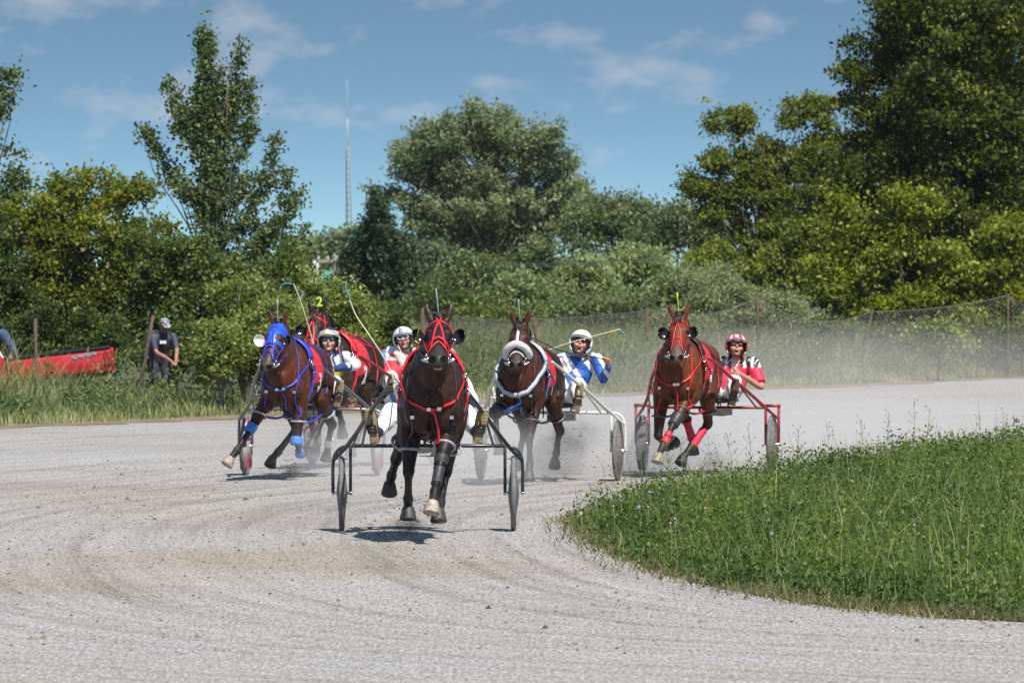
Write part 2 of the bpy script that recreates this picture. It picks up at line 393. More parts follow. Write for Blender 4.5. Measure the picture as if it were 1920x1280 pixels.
# dry earth shoulder along the far edge
V = []; n_ = len(out_full)
for i in range(n_):
    t_ = unit(out_full[min(i+1, n_-1)]-out_full[max(i-1, 0)]); nn = np.array([-t_[1], t_[0]])
    w = 1.0+.5*math.sin(i*1.7)+.4*math.sin(i*.6)
    p0 = out_full[i]-nn*w*.5; p1 = out_full[i]+nn*2.2; V += [(p0[0], p0[1], .010), (p1[0], p1[1], .010)]
gs = G(); gs.add(V, [(2*i, 2*i+2, 2*i+3, 2*i+1) for i in range(n_-1)])
tag(gs.build('dirt_shoulder', mat('shoulder_earth', (.23, .165, .105), .95, noise=.3, nscale=1.2), smooth=False), kind='structure')
# ---- infield clover and grass
def scatter_in(n, x0, x1, y0, y1):
    p = np.stack([rng.uniform(x0, x1, n), y0+(y1-y0)*rng.uniform(0, 1, n)], 1)
    k = inside(infield, p) & (np.abs(p[:, 0]) < p[:, 1]*.082)
    return p[k]
pp = scatter_in(34000, 0.3, 8.5, 43, 96); de = dist_to(inner_c, pp)
hn = fbm(pp[:, 0], pp[:, 1], 3, 1.3)
hgt = np.clip(.27+.10*hn+.16*fbm(pp[:, 0], pp[:, 1], 44, 4.2), .12, .5)*np.clip(.28+de*.9, .1, 1)
far = pp[:, 1] > 66; hgt[far] *= 1.05+.30*np.clip(fbm(pp[far, 0], pp[far, 1], 9, 1.1), -.5, 1.2)
hgt *= 1+1.25*np.clip((pp[:, 1]-64)/12, 0, .75)
hgt = np.minimum(hgt, .40+.12*fbm(pp[:, 0], pp[:, 1], 45, 3.0)); hgt = np.where((pp[:, 0] < 1.5) & (pp[:, 1] < 66), hgt*1.15, hgt)
keep = (rng.uniform(size=len(pp)) < np.clip(.25+de*1.6, 0, 1)) & (rng.uniform(size=len(pp)) < .78+.45*fbm(pp[:, 0], pp[:, 1], 46, 4.5)); pp, hgt, de, hn = pp[keep], hgt[keep], de[keep], hn[keep]
k_ = 11; Cc = []; tn = []
for i in range(k_):
    t_ = rng.uniform(.12, 1.0, len(pp)); sp = .06+.05*t_
    c = np.stack([pp[:, 0]+rng.normal(0, 1, len(pp))*sp, pp[:, 1]+rng.normal(0, 1, len(pp))*sp, .012+hgt*t_], 1)
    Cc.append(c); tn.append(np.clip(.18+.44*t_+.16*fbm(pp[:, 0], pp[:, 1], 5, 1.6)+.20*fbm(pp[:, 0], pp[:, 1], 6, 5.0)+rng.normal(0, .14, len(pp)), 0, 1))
Cc = np.vstack(Cc); tn = np.hstack(tn)
V, Q = leaves(Cc, rng.uniform(.030, .055, len(Cc)), rng.uniform(.018, .030, len(Cc)), bias=(0, 0, .7))
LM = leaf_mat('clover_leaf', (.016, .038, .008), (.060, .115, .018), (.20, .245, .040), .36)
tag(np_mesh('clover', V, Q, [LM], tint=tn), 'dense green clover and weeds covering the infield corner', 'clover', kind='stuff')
pp = scatter_in(42000, 0.2, 8.5, 43, 96); de = dist_to(inner_c, pp); h = rng.uniform(.18, .50, len(pp))*np.clip(.22+de, .15, 1.0)
tall = rng.uniform(size=len(pp)) < .10; h[tall] *= 1.55
V, Q = blades(np.c_[pp, np.full(len(pp), .012)], h, rng.uniform(.006, .013, len(pp)), rng.uniform(.1, .7, len(pp)), 2)
tn = np.repeat(np.clip(rng.normal(.45, .25, len(pp)), 0, 1), 2)
GM = leaf_mat('grass_blade', (.06, .10, .025), (.14, .20, .055), (.34, .34, .16), .3)
tag(np_mesh('infield_grass', V, Q, [GM], tint=tn), 'thin grass blades mixed into the infield clover', 'grass', kind='stuff')
# pale dry stubble at the infield rim
i_ = rng.integers(0, len(inner_c)-1, 14000); t_ = rng.uniform(size=(14000, 1)); base = inner_c[i_]*(1-t_)+inner_c[i_+1]*t_
base = base+rng.normal(0, .16, base.shape)+np.array([.10, .05]); kk = np.abs(base[:, 0]) < base[:, 1]*.085; base = base[kk]
V, Q = blades(np.c_[base, np.full(len(base), .008)], rng.uniform(.02, .10, len(base)), .012, rng.uniform(.3, 1.2, len(base)), 1)
tag(np_mesh('rim_grass', V, Q, [leaf_mat('rim_blade', (.07, .085, .03), (.15, .15, .06), (.28, .22, .13), .3)], tint=rng.uniform(0, 1, len(base))), 'short dry grass thinning out onto the gravel rim', 'grass', kind='stuff')
# tall bare weed stalks standing out of the clover near the tip
stalk_m = mat('stalk', (.20, .22, .11), .8); fl_blue = mat('chicory_petal', (.24, .26, .50), .7); fl_pink = mat('clover_petal', (.50, .22, .40), .7); fl_pale = mat('daisy_petal', (.45, .44, .42), .7)
def weed(px, d, h):
    x = (px-960)/F*d; g = G(); r = random.Random(int(px*7+d))
    pts = [(x, d, .01)]; lx = r.uniform(-.05, .05)
    for k in range(1, 5): pts.append((x+lx*k/2+r.uniform(-.01, .01), d+r.uniform(-.02, .02), h*k/4))
    g.tube(pts, .0028, 5, 2)
    for k in range(9):
        t = r.uniform(.35, 1); b = np.array(pts[0])*(1-t)+np.array(pts[-1])*t; e = b+np.array([r.uniform(-.07, .07), r.uniform(-.04, .04), r.uniform(.02, .09)])
        g.tube([b, e], .0018, 4, 1); g.ell(e, (.006, .006, .010), n=6)
    return g.build('weed_stalk', stalk_m)
r_ = random.Random(4)
weed_spots = [(1145, 63, .5), (1165, 66, .62), (1188, 66, .55), (1210, 66.5, .66), (1232, 67, .5), (1255, 67, .68), (1262, 65, .5), (1290, 66.8, .6), (1306, 66.3, .45), (1340, 68.5, .66), (1380, 71, .62), (1412, 71.5, .68), (1090, 61, .36), (1118, 62, .34), (1500, 74, .58), (1560, 76, .6), (1660, 80, .66), (1712, 81, .75), (1735, 81.5, .68), (1840, 84, .72), (1885, 85, .6), (1625, 78, .6)]
for k, (px, d, h) in enumerate(weed_spots):
    o = weed(px, d, h); tag(o, 'thin bare seed stalk standing above the infield clover', 'weed', 'bare seed stalks along the infield edge')
flower_spots = [(1163, 930, 'b'), (1190, 912, 'b'), (1205, 905, 'b'), (1268, 895, 'b'), (1218, 922, 'b'), (1375, 893, 'b'), (1106, 906, 'b'), (1290, 870, 'b'), (1244, 937, 'p'), (1322, 955, 'p'), (1150, 951, 'p'), (1215, 953, 'p'), (1198, 950, 'b'), (1447, 1000, 'b'), (1502, 875, 'p'), (1714, 987, 'p'), (1265, 975, 'p'), (1089, 962, 'd'), (1257, 983, 'p')]
for (px, py, kd) in flower_spots:
    z = .33; d = (CH-z)*F/(py-527); x = (px-960)/F*d; g = G()
    g.tube([(x, d, .01), (x+.01, d, z*.6), (x, d-.01, z)], .004, 5, 2)
    g.mi = 1
    if kd == 'p': g.ell((x, d-.01, z+.01), (.010, .010, .012), n=8)
    else:
        for a in range(9):
            th = a*math.tau/9; e = np.array([x+.014*math.cos(th), d-.03, z+.014*math.sin(th)])
            g.ell(((x+e[0])/2, d-.02, (z+e[2])/2), (.004+.005*abs(math.cos(th)), .003, .004+.005*abs(math.sin(th))), n=6)
    o = g.build('wildflower', [stalk_m, {'b': fl_blue, 'p': fl_pink, 'd': fl_pale}[kd]])
    lab = {'b': 'small pale blue chicory flower on a thin stem in the infield', 'p': 'small round pink clover head among the infield leaves', 'd': 'tiny whitish flower among the infield leaves'}[kd]
    tag(o, lab, 'flower', {'b': 'blue chicory flowers', 'p': 'pink clover heads', 'd': 'whitish infield flowers'}[kd])
# clods and stones kicked up on the track
n_ = 9000; c = np.stack([rng.uniform(-5, 3.2, n_), rng.uniform(40, 84, n_), np.zeros(n_)], 1); c = c[~inside(infield, c[:, :2])]
c = c[(np.abs(c[:, 0]) < c[:, 1]*.08)]; sz = rng.gamma(1.2, .0035, len(c))+.003
oct_ = np.array([(1, 0, 0), (0, 1, 0), (-1, 0, 0), (0, -1, 0), (0, 0, .8), (0, 0, -.3)], float)
V = (oct_[None]*sz[:, None, None]*rng.uniform(.6, 1.3, (len(c), 6, 1))+c[:, None]+np.array([0, 0, .006])).reshape(-1, 3)
tri = np.array([(0, 1, 4, 4), (1, 2, 4, 4), (2, 3, 4, 4), (3, 0, 4, 4)])
me = bpy.data.meshes.new('loose_stones'); fl = [tuple(int(x) for x in (tri[j][:3]+6*i)) for i in range(len(c)) for j in range(4)]
me.from_pydata([tuple(v) for v in V], [], fl); me.update()
tag(link_mesh('loose_stones', me, mat('stone', (.19, .165, .14), .9, noise=.5, nscale=3), smooth=False), 'loose stones and clods scattered over the track', 'stones', kind='stuff')
# ---- far verge: low grassy bank, then tall grass between track edge and fence
def bank(x, w):
    amp = np.where(x < -2.5, .30, .30-.18*np.clip((x+2.5)/3.0, 0, 1)); u = np.clip((w-1.2)/5.5, 0, 1); d = np.clip((w-9.2)/2.2, 0, 1); return amp*(u*u*(3-2*u))*(1-d*d*(3-2*d))
V = []; WS = [1.0, 2.0, 3.0, 4.0, 5.0, 6.0, 7.0, 8.0, 9.2, 10.0, 10.7, 11.6]; oo_ = out_full[2:]; m_ = len(oo_)
for i in range(m_):
    t_ = unit(oo_[min(i+1, m_-1)]-oo_[max(i-1, 0)]); nn = np.array([-t_[1], t_[0]])
    for w_ in WS: p_ = oo_[i]+nn*w_; V.append((p_[0], p_[1], .013+float(bank(np.array(p_[0]), np.array(w_)))))
k_ = len(WS); gb = G(); gb.add(V, [(i*k_+j, (i+1)*k_+j, (i+1)*k_+j+1, i*k_+j+1) for i in range(m_-1) for j in range(k_-1)])
tag(gb.build('verge_bank', mat('bank_earth', (.06, .07, .03), .95, noise=.3, nscale=2)), kind='structure')
def verge_pts(n, w0, w1):
    seg = out_full[2:]; d = np.r_[0, np.cumsum(np.linalg.norm(np.diff(seg, axis=0), axis=1))]; t = rng.uniform(0, d[-1], n)
    x = np.interp(t, d, seg[:, 0]); y = np.interp(t, d, seg[:, 1]); e = .5
    tx = np.interp(t+e, d, seg[:, 0])-np.interp(t-e, d, seg[:, 0]); ty = np.interp(t+e, d, seg[:, 1])-np.interp(t-e, d, seg[:, 1]); L = np.hypot(tx, ty)+1e-6
    w = rng.uniform(w0, w1, n); p = np.stack([x-ty/L*w, y+tx/L*w], 1)
    k = (np.abs(p[:, 0]) < p[:, 1]*.084) & ~((p[:, 0] < -3.5) & (p[:, 1] > 114.6+(p[:, 0]+7.7)*1.3)); return p[k], w[k]
pp, w = verge_pts(250000, .3, 11.5)
fb = fbm(pp[:, 0], pp[:, 1], 21, .8)+.7*fbm(pp[:, 0], pp[:, 1]*.5, 22, 3.2); h = np.clip(.10+w*.085, 0, .42)+np.clip((w-3.2)*.20, 0, .66); h = h*(1+.38*fb)*rng.uniform(.55, 1.3, len(pp))*np.where((pp[:, 0] < -4.0) & (w > 4.5), 1.3, 1)
dark = (pp[:, 0] < -4.0)
V, Q = blades(np.c_[pp, bank(pp[:, 0], w)], np.clip(h, .05, 1.25), rng.uniform(.012, .024, len(pp)), rng.uniform(.15, .8, len(pp)), 2)
tn = np.repeat(np.clip(.36+.26*fb+rng.normal(0, .26, len(pp))+np.where(w < 1.6, .22, 0), 0, 1), 2)
tag(np_mesh('verge_grass', V, Q, [leaf_mat('verge_blade', (.040, .058, .018), (.170, .215, .070), (.42, .41, .20), .22)], tint=tn), 'tall rough grass along the far side of the track', 'grass', kind='stuff')
pp, w = verge_pts(2600, 2.5, 8.5); bz_ = bank(pp[:, 0], w); V, Q = blades(np.c_[pp, bz_], rng.uniform(.65, 1.0, len(pp)), .018, rng.uniform(.1, .4, len(pp)), 2)
hd = np.c_[pp, bz_+rng.uniform(.65, .95, len(pp))]; V2, Q2 = leaves(hd, .16, .035, droop=-2)
tag(np_mesh('seeding_grass', np.vstack([V, V2]), np.vstack([Q, Q2+len(V)]), [leaf_mat('seed_head', (.16, .13, .07), (.26, .21, .12), (.36, .30, .19), .3)], tint=rng.uniform(0, 1, len(Q)+len(Q2))), 'tall seed-headed grass stems standing over the verge', 'grass', kind='stuff')

pp, w = verge_pts(7000, 1.6, 12.0); ok_ = fbm(pp[:, 0], pp[:, 1]*.4, 31, 1.6) > .05; pp, w = pp[ok_], w[ok_]; k_ = 46; hh = rng.uniform(.45, 1.05, len(pp))*np.clip(w/4, .5, 1)
rep = np.repeat(np.arange(len(pp)), k_); tt_ = rng.uniform(.1, 1, len(rep)); cc_ = np.c_[pp[rep], bank(pp[rep, 0], w[rep])+hh[rep]*tt_]+rng.normal(0, 1, (len(rep), 3))*np.array([.16, .16, .04])*(1.15-.6*tt_)[:, None]; cc_[:, 2] = np.maximum(cc_[:, 2], .03)
V, Q = leaves(cc_, rng.uniform(.06, .13, len(cc_)), rng.uniform(.028, .05, len(cc_)), bias=(0, -.2, .7))
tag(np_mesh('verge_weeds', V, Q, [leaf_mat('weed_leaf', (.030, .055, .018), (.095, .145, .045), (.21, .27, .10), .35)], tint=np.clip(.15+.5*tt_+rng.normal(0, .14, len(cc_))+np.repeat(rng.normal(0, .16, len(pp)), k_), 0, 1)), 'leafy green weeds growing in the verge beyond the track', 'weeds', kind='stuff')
# ---------------------------------------------------------------- trees: blobs and shoots measured on the photo, placed at their own distance
bark = mat('bark', (.085, .075, .062), .9, noise=.3, nscale=8, bump=.01, bscale=30)
bark_pale = mat('bark_pale', (.22, .20, .17), .9, noise=.3, nscale=8)
def crown(name, d, blobs, lm, n, L, W, csz=.32, kpc=26, droop=.3, depth=1.0, bias=(0, 0, .5), tr=None, tmean=.5, tsd=.20, seed=1, gap=.28, shoots=(), cb=bark, puff=17.0):
    """foliage = clusters of leaves in ellipsoids (cx, cy, rx, ry[, dy]) given in photo pixels"""
    s = F/d; Vs = []; Ts = []; lst = []; r = np.random.default_rng(seed)
    B = []
    for b in blobs:
        c = np.array(P(b[0], b[1], d+(b[4] if len(b) > 4 else 0))); B.append((c, np.array([b[2]/s, max(b[2], b[3])/s*.8*depth, b[3]/s])))
    vol = np.array([k[1][0]*k[1][2] for k in B]) if B else np.array([]); S = []
    for q in shoots:
        a = np.array(P(q[0], q[1], d+(q[6] if len(q) > 6 else 0))); e = np.array(P(q[2], q[3], d+(q[7] if len(q) > 7 else 0))); S.append((a, e, q[4]/s, q[5]/s))
    sv = np.array([np.linalg.norm(k[1]-k[0])*(k[2]+k[3])*.9 for k in S]) if S else np.array([])
    w = np.r_[vol*2.0, sv]; w = w/w.sum(); nc = max(10, int(n/kpc)); cnt = r.multinomial(nc, w); CC = []
    for i, (c, rad) in enumerate(B):
        m = cnt[i]; ns = max(7, int(blobs[i][2]*blobs[i][3]/(puff*puff)*1.15)); u = r.normal(size=(ns, 3)); u /= np.linalg.norm(u, axis=1, keepdims=True)
        rr = r.uniform(0, 1, ns)**.42; lump = 1+.28*fbm(u[:, 0]*3+i, u[:, 2]*3+u[:, 1]*2, 50+i+seed, 1.7); SC = c+u*rad*(rr*lump)[:, None]
        pick = r.integers(0, ns, m); sz_ = r.uniform(.6, 1.35, ns)[pick]; v_ = r.normal(size=(m, 3)); v_ /= np.linalg.norm(v_, axis=1, keepdims=True); v_ *= (r.uniform(0, 1, m)**.5)[:, None]*sz_[:, None]*puff/s
        out_ = u[pick]; v_ = v_+out_*(v_*out_).sum(1, keepdims=True)*.5; v_[:, 2] *= .75; CC.append(SC[pick]+v_)
    for i, (a, e, r0, r1) in enumerate(S):
        m = cnt[len(B)+i]; t = r.uniform(0, 1, m)**.9; u = r.normal(size=(m, 3)); u /= np.linalg.norm(u, axis=1, keepdims=True)
        CC.append(a+(e-a)*t[:, None]+u*((r0*(1-t)+r1*t)*r.uniform(.2, 1, m)**.6)[:, None])
    CC = np.vstack(CC); CC = CC[CC[:, 2] > .15]
    f = fbm((CC[:, 0]+seed)*s/75, (CC[:, 2]*1.3+CC[:, 1]*.7)*s/75, seed+4, 2.0); CC = CC[(f > -gap*2.2) | (r.uniform(size=len(CC)) < .12)]
    k = kpc; off = r.normal(size=(len(CC), k, 3))*np.array([csz, csz, csz*.62])*r.uniform(.5, 1.15, (len(CC), 1, 1))
    pts = (CC[:, None]+off); pts[:, :, 2] -= .25*csz*np.linalg.norm(off[:, :, :2], axis=2)/csz*droop
    pts = pts.reshape(-1, 3); tint = np.repeat(r.normal(tmean, tsd, len(CC)), k)+r.normal(0, .10, len(CC)*k)
    V, Q = leaves(pts, r.uniform(.7, 1.3, len(pts))*L, r.uniform(.7, 1.3, len(pts))*W, bias, droop)
    return np_mesh(name, V, Q, [lm], tint=np.clip(tint, 0, 1)), CC
def limbs(g, base, CC, k, r0, top=None, seed=0, spread=.5):
    """trunk from base upward with limbs reaching into the clumps"""
    r = np.random.default_rng(seed); base = np.array(base, float); top = np.array(top if top is not None else CC.mean(0)); H = top-base
    pts = [base+H*t+np.array([math.sin(t*5+seed)*.04, 0, 0])*np.linalg.norm(H)*.3 for t in np.linspace(0, 1, 6)]; rad = [r0*(1-.75*t) for t in np.linspace(0, 1, 6)]; rad[0] *= 1.25
    g.tube(pts, rad, 9, 3)
    for i in r.integers(0, len(CC), k):
        e = CC[i]; t = np.clip((e[2]-base[2])/(H[2]+1e-6)*spread, .12, .95)*r.uniform(.75, 1); a = base+H*t
        m1 = a*.6+e*.4+np.array([0, 0, .04])*np.linalg.norm(e-a); m2 = a*.25+e*.75+r.normal(0, .05, 3)*np.linalg.norm(e-a)
        q = r0*(1-.75*t)*.45; g.tube([a, m1, m2, e], [q, q*.65, q*.38, .008], 5, 3)
def tree(name, label, cat, d, blobs, lm, n, L, W, trunk, nl=40, r0=.14, group=None, tb=bark, spread=.5, **kw):
    cr, CC = crown('crown', d, blobs, lm, n, L, W, **kw)
    g = G(); px, pytop = trunk; b = P(px, 600, d); b.z = -.05; top = P(px+kw.get('lean', 0) if False else px, pytop, d)
    limbs(g, b, CC, nl, r0, top, kw.get('seed', 1), spread)
    t = thing(name, label, cat, (b.x, b.y, 0), 0, group); off = Matrix.Translation((-b.x, -b.y, 0))
    to = g.build('trunk', tb); 
    for o in (cr, to): o.data.transform(off); o.parent = t
    return t
L_poplar = leaf_mat('poplar_leaf', (0.0312, 0.0504, 0.0216), (0.0972, 0.1404, 0.0486), (0.245, 0.297, 0.1188), 0.36)
L_yel = leaf_mat('yellow_green_leaf', (0.048, 0.066, 0.012), (0.1553, 0.1823, 0.0243), (0.401, 0.401, 0.052), 0.46)
L_mid = leaf_mat('bush_leaf', (0.0269, 0.0442, 0.0134), (0.1026, 0.1436, 0.0359), (0.2747, 0.3193, 0.0817), 0.41)
L_light = leaf_mat('pale_shrub_leaf', (0.081, 0.108, 0.027), (0.1823, 0.2228, 0.0607), (0.3645, 0.3915, 0.1215), .4)
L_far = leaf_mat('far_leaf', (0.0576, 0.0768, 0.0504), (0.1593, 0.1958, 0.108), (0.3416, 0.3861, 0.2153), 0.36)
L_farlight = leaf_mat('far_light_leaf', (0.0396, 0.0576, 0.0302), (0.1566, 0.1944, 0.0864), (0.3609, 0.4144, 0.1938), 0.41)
L_spruce = leaf_mat('spruce_needle', (.012, .024, .012), (.048, .078, .038), (.11, .15, .07), .15)
L_willow = leaf_mat('willow_leaf', (0.13, 0.156, 0.0845), (0.247, 0.2795, 0.1495), (0.416, 0.442, 0.26), .35)
L_maple = leaf_mat('maple_leaf', (0.0142, 0.0256, 0.0042), (0.1091, 0.1356, 0.0138), (0.3487, 0.3783, 0.0416), 0.44)
L_elder = leaf_mat('box_elder_leaf', (0.038, 0.0591, 0.0127), (0.1485, 0.1782, 0.0309), (0.3659, 0.392, 0.0654), 0.46)
# left: young poplar with upright spires
sh = [(402, 560, 385, 60, 46, 9), (385, 120, 379, 5, 9, 2), (395, 300, 345, 210, 26, 16), (345, 260, 316, 140, 20, 8, 0, .4), (400, 320, 440, 180, 26, 12), (440, 190, 450, 72, 14, 5), (420, 330, 470, 240, 24, 12), (465, 250, 470, 150, 13, 8),
      (400, 420, 330, 330, 28, 18), (330, 345, 268, 232, 16, 5, .4, .8), (400, 400, 470, 330, 30, 16), (450, 430, 505, 330, 26, 14), (500, 340, 520, 245, 14, 5), (470, 500, 530, 400, 26, 14), (530, 400, 538, 310, 10, 4), (520, 510, 560, 350, 16, 5), (540, 520, 578, 410, 12, 4), (370, 300, 375, 170, 24, 10), (420, 250, 415, 130, 16, 6)]
tree('poplar_tree', 'tall young poplar with upright pointed shoots rising above the left bushes', 'tree', 127, [(400, 470, 90, 60), (470, 470, 60, 60), (330, 500, 60, 60)], L_poplar, 27000, .075, .062, (402, 120), 60, .07, csz=.10, kpc=14, droop=.6, seed=3, gap=.9, shoots=sh, tb=bark_pale, bias=(0, -.3, .2), depth=.6)
# poplar shoots at the left frame edge
tree('poplar_tree', 'dark poplar cut by the left edge of the photo', 'tree', 126, [(-30, 250, 40, 120), (-20, 480, 50, 90)], L_poplar, 6500, .085, .07, (-30, 150), 20, .09, csz=.13, kpc=16, seed=5, gap=.9,
     shoots=[(-30, 220, 30, 125, 20, 8), (-30, 250, 28, 150, 14, 8), (-30, 230, 22, 180, 12, 6), (0, 480, 40, 285, 24, 5), (0, 420, 48, 340, 14, 6), (-10, 540, 20, 320, 30, 12)], depth=.5)
# left mass of yellow-green box elder
tree('box_elder_tree', 'broad yellow-green tree behind the red pickup at left', 'tree', 125, [(150, 420, 105, 80), (80, 460, 70, 90), (250, 440, 80, 85), (60, 580, 75, 90), (150, 560, 100, 90), (260, 560, 90, 90), (105, 350, 24, 28), (150, 335, 14, 32), (205, 350, 18, 24), (262, 350, 14, 26), (30, 400, 30, 50)], L_yel, 44000, .095, .06, (150, 420), 40, .12, csz=.17, kpc=20, droop=.7, seed=7, tmean=.42)
tree('bushy_tree', 'dark bushy tree at the far left edge behind the truck cab', 'tree', 124, [(-10, 560, 60, 110), (20, 620, 60, 50), (-20, 450, 50, 60)], L_mid, 9000, .09, .06, (-10, 480), 14, .10, csz=.17, kpc=20, seed=8, tmean=.25)
tree('bushy_tree', 'dense mid-green bushy tree left of the poplar and above the capped man', 'tree', 123, [(310, 480, 70, 70), (350, 560, 80, 80), (300, 600, 80, 60), (400, 530, 70, 80)], L_mid, 26000, .085, .06, (330, 480), 30, .10, csz=.16, kpc=20, seed=9, tmean=.40)
tree('bushy_tree', 'green bushy tree under the poplar behind the blue-hooded horse', 'tree', 123, [(470, 540, 75, 75), (530, 560, 55, 80), (440, 600, 70, 60), (545, 500, 30, 45)], L_mid, 24000, .08, .058, (470, 500), 30, .09, csz=.15, kpc=20, seed=10, tmean=.48)
# pale shrubs in front of them
for k, (px, py, rx, ry, d) in enumerate([(455, 580, 52, 70, 114.5), (600, 575, 50, 60, 116), (655, 590, 40, 60, 116), (415, 640, 40, 40, 113.5), (545, 625, 50, 60, 114)]):
    lab = ['pale yellow-green shrub with bare twigs left of the blue-hooded horse', 'pale shrub behind the yellow number plate horse', 'light shrub whose edge meets the dark spruce', 'low light shrub beside the capped man', 'pale shrub directly behind the blue-hooded horse head'][k]
    tree('shrub', lab, 'shrub', d, [(px, py, rx, ry), (px-rx*.4, py+ry*.3, rx*.7, ry*.7), (px+rx*.45, py-ry*.25, rx*.45, ry*.6), (px-rx*.3, py-ry*.6, rx*.4, ry*.4), (px, 672, rx*.95, 44), (px+rx*.6, 668, rx*.6, 40), (px-rx*.6, 672, rx*.6, 40)], L_light, 9500, .065, .05, (px, py-ry*.3), 26, .035, csz=.12, kpc=14, seed=20+k, tb=bark_pale, spread=.35, gap=.5)
# undergrowth behind the left fence
for k, (px, rx, d) in enumerate([(40, 70, 122.5), (170, 80, 122.2), (330, 80, 119.5), (480, 80, 119.5), (620, 80, 119), (700, 60, 121)]):
    lab = ['dark undergrowth bush behind the truck cab', 'undergrowth bush behind the truck bed', 'undergrowth bush behind the capped man', 'undergrowth bush behind the first horse', 'undergrowth bush behind the striped helmet', 'undergrowth bush below the spruce'][k]
    tree('undergrowth_bush', lab, 'bush', d, [(px, 650, rx, 45), (px+20, 620, rx*.7, 40)], L_mid, 5500, .08, .055, (px, 640), 10, .04, csz=.15, kpc=18, seed=30+k, tmean=.3)
# centre: big willow-like cottonwood
cw = []; rr_ = random.Random(5)
outline = [(740, 385), (722, 352), (742, 292), (752, 268), (790, 222), (812, 235), (835, 205), (870, 208), (905, 196), (945, 200), (975, 228), (1005, 232), (1040, 248), (1060, 275), (1083, 300), (1075, 335), (1084, 375), (1060, 420), (1040, 455), (1075, 345), (760, 300), (780, 262), (1025, 240), (925, 215), (890, 200), (765, 420), (790, 455), (1050, 395)]
for k, (x, y) in enumerate(outline):
    fx, fy = 920+(x-920)*.25, 440+(y-440)*.25
    cw.append((fx, fy, x, y, 17, 8, rr_.uniform(-1, 1), rr_.uniform(-2.2, 1.2)))
    mx, my = fx*.45+x*.55, fy*.45+y*.55
    for q in range(3): cw.append((mx, my, x+rr_.uniform(-34, 34), y+rr_.uniform(-10, 30), 11, 6, 0, rr_.uniform(-2.5, 1.5)))
for k in range(16): x, y = rr_.uniform(790, 1030), rr_.uniform(260, 400); cw.append((920+(x-920)*.5, y+70, x, y, 16, 9, 0, rr_.uniform(-2.5, -.5)))
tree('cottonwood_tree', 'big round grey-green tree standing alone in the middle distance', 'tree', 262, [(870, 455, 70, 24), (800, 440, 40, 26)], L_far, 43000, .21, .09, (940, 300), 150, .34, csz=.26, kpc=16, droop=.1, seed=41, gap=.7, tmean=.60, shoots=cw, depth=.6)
tree('spruce_tree', 'dark pointed spruce standing left of the big round tree', 'tree', 214, [], L_spruce, 44000, .18, .065, (708, 356), 0, .16, csz=.16, kpc=18, droop=.9, seed=42, gap=2, tmean=.45, bias=(0, 0, 1.0),
     shoots=[(708, 440, 706, 350, 13, 2)]+[(708, y, 708+sx*w_*(1+.12*math.sin(y*3+sx)), y+w_*.28, min(6+w_*.12, 16), min(2+w_*.12, 9), 0, dz) for y, w_ in zip(range(374, 640, 14), [5, 13, 25, 39, 52, 62, 70, 76, 80, 84, 87, 90, 92, 94, 96, 98, 100, 102, 104]) for sx, dz in ((-1, 0), (1, 0), (-.6, -1.4), (.6, -1.4), (0.05, -2.0))])
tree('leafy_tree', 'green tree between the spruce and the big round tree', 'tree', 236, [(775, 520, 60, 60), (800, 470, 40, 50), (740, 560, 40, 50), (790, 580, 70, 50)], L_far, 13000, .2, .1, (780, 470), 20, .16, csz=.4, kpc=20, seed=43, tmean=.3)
# belt of bushes in the middle
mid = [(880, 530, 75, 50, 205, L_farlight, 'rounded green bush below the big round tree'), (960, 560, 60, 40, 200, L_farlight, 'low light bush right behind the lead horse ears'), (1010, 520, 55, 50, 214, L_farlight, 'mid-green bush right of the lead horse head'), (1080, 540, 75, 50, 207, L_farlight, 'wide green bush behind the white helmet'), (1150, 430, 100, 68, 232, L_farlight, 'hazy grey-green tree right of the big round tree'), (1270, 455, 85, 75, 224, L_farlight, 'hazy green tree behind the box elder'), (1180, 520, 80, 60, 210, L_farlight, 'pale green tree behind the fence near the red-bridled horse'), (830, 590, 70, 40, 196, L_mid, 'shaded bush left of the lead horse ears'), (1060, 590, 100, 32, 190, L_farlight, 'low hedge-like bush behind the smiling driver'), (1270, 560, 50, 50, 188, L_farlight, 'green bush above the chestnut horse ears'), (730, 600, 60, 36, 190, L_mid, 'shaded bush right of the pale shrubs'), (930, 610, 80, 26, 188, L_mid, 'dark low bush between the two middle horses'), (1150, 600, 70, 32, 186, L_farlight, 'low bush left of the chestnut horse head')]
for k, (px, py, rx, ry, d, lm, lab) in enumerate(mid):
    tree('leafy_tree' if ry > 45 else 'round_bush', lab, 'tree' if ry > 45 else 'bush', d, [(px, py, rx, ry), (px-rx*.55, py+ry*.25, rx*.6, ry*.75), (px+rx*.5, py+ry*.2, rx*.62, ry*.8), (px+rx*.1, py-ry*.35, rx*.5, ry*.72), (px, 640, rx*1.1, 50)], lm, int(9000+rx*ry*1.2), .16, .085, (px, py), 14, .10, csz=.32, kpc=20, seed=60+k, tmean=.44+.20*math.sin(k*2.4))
# distant tree line left of the spruce
for k, (px, rx, top) in enumerate([(585, 26, 440), (622, 24, 436), (660, 24, 428), (560, 24, 452), (640, 30, 455)]):
    tree('distant_tree', ['far tree left of the utility pole', 'far tree behind the utility pole', 'far tree touching the spruce', 'far tree beside the poplar shoots', 'far low tree right of the utility pole'][k], 'tree', 420, [(px, top+50, rx, 42), (px+6, top+22, rx*.6, 22), (px-6, top+80, rx*1.3, 40)], L_far, 3200, .34, .2, (px, top+30), 6, .2, csz=.6, kpc=14, seed=90+k, group=None, tmean=.6)
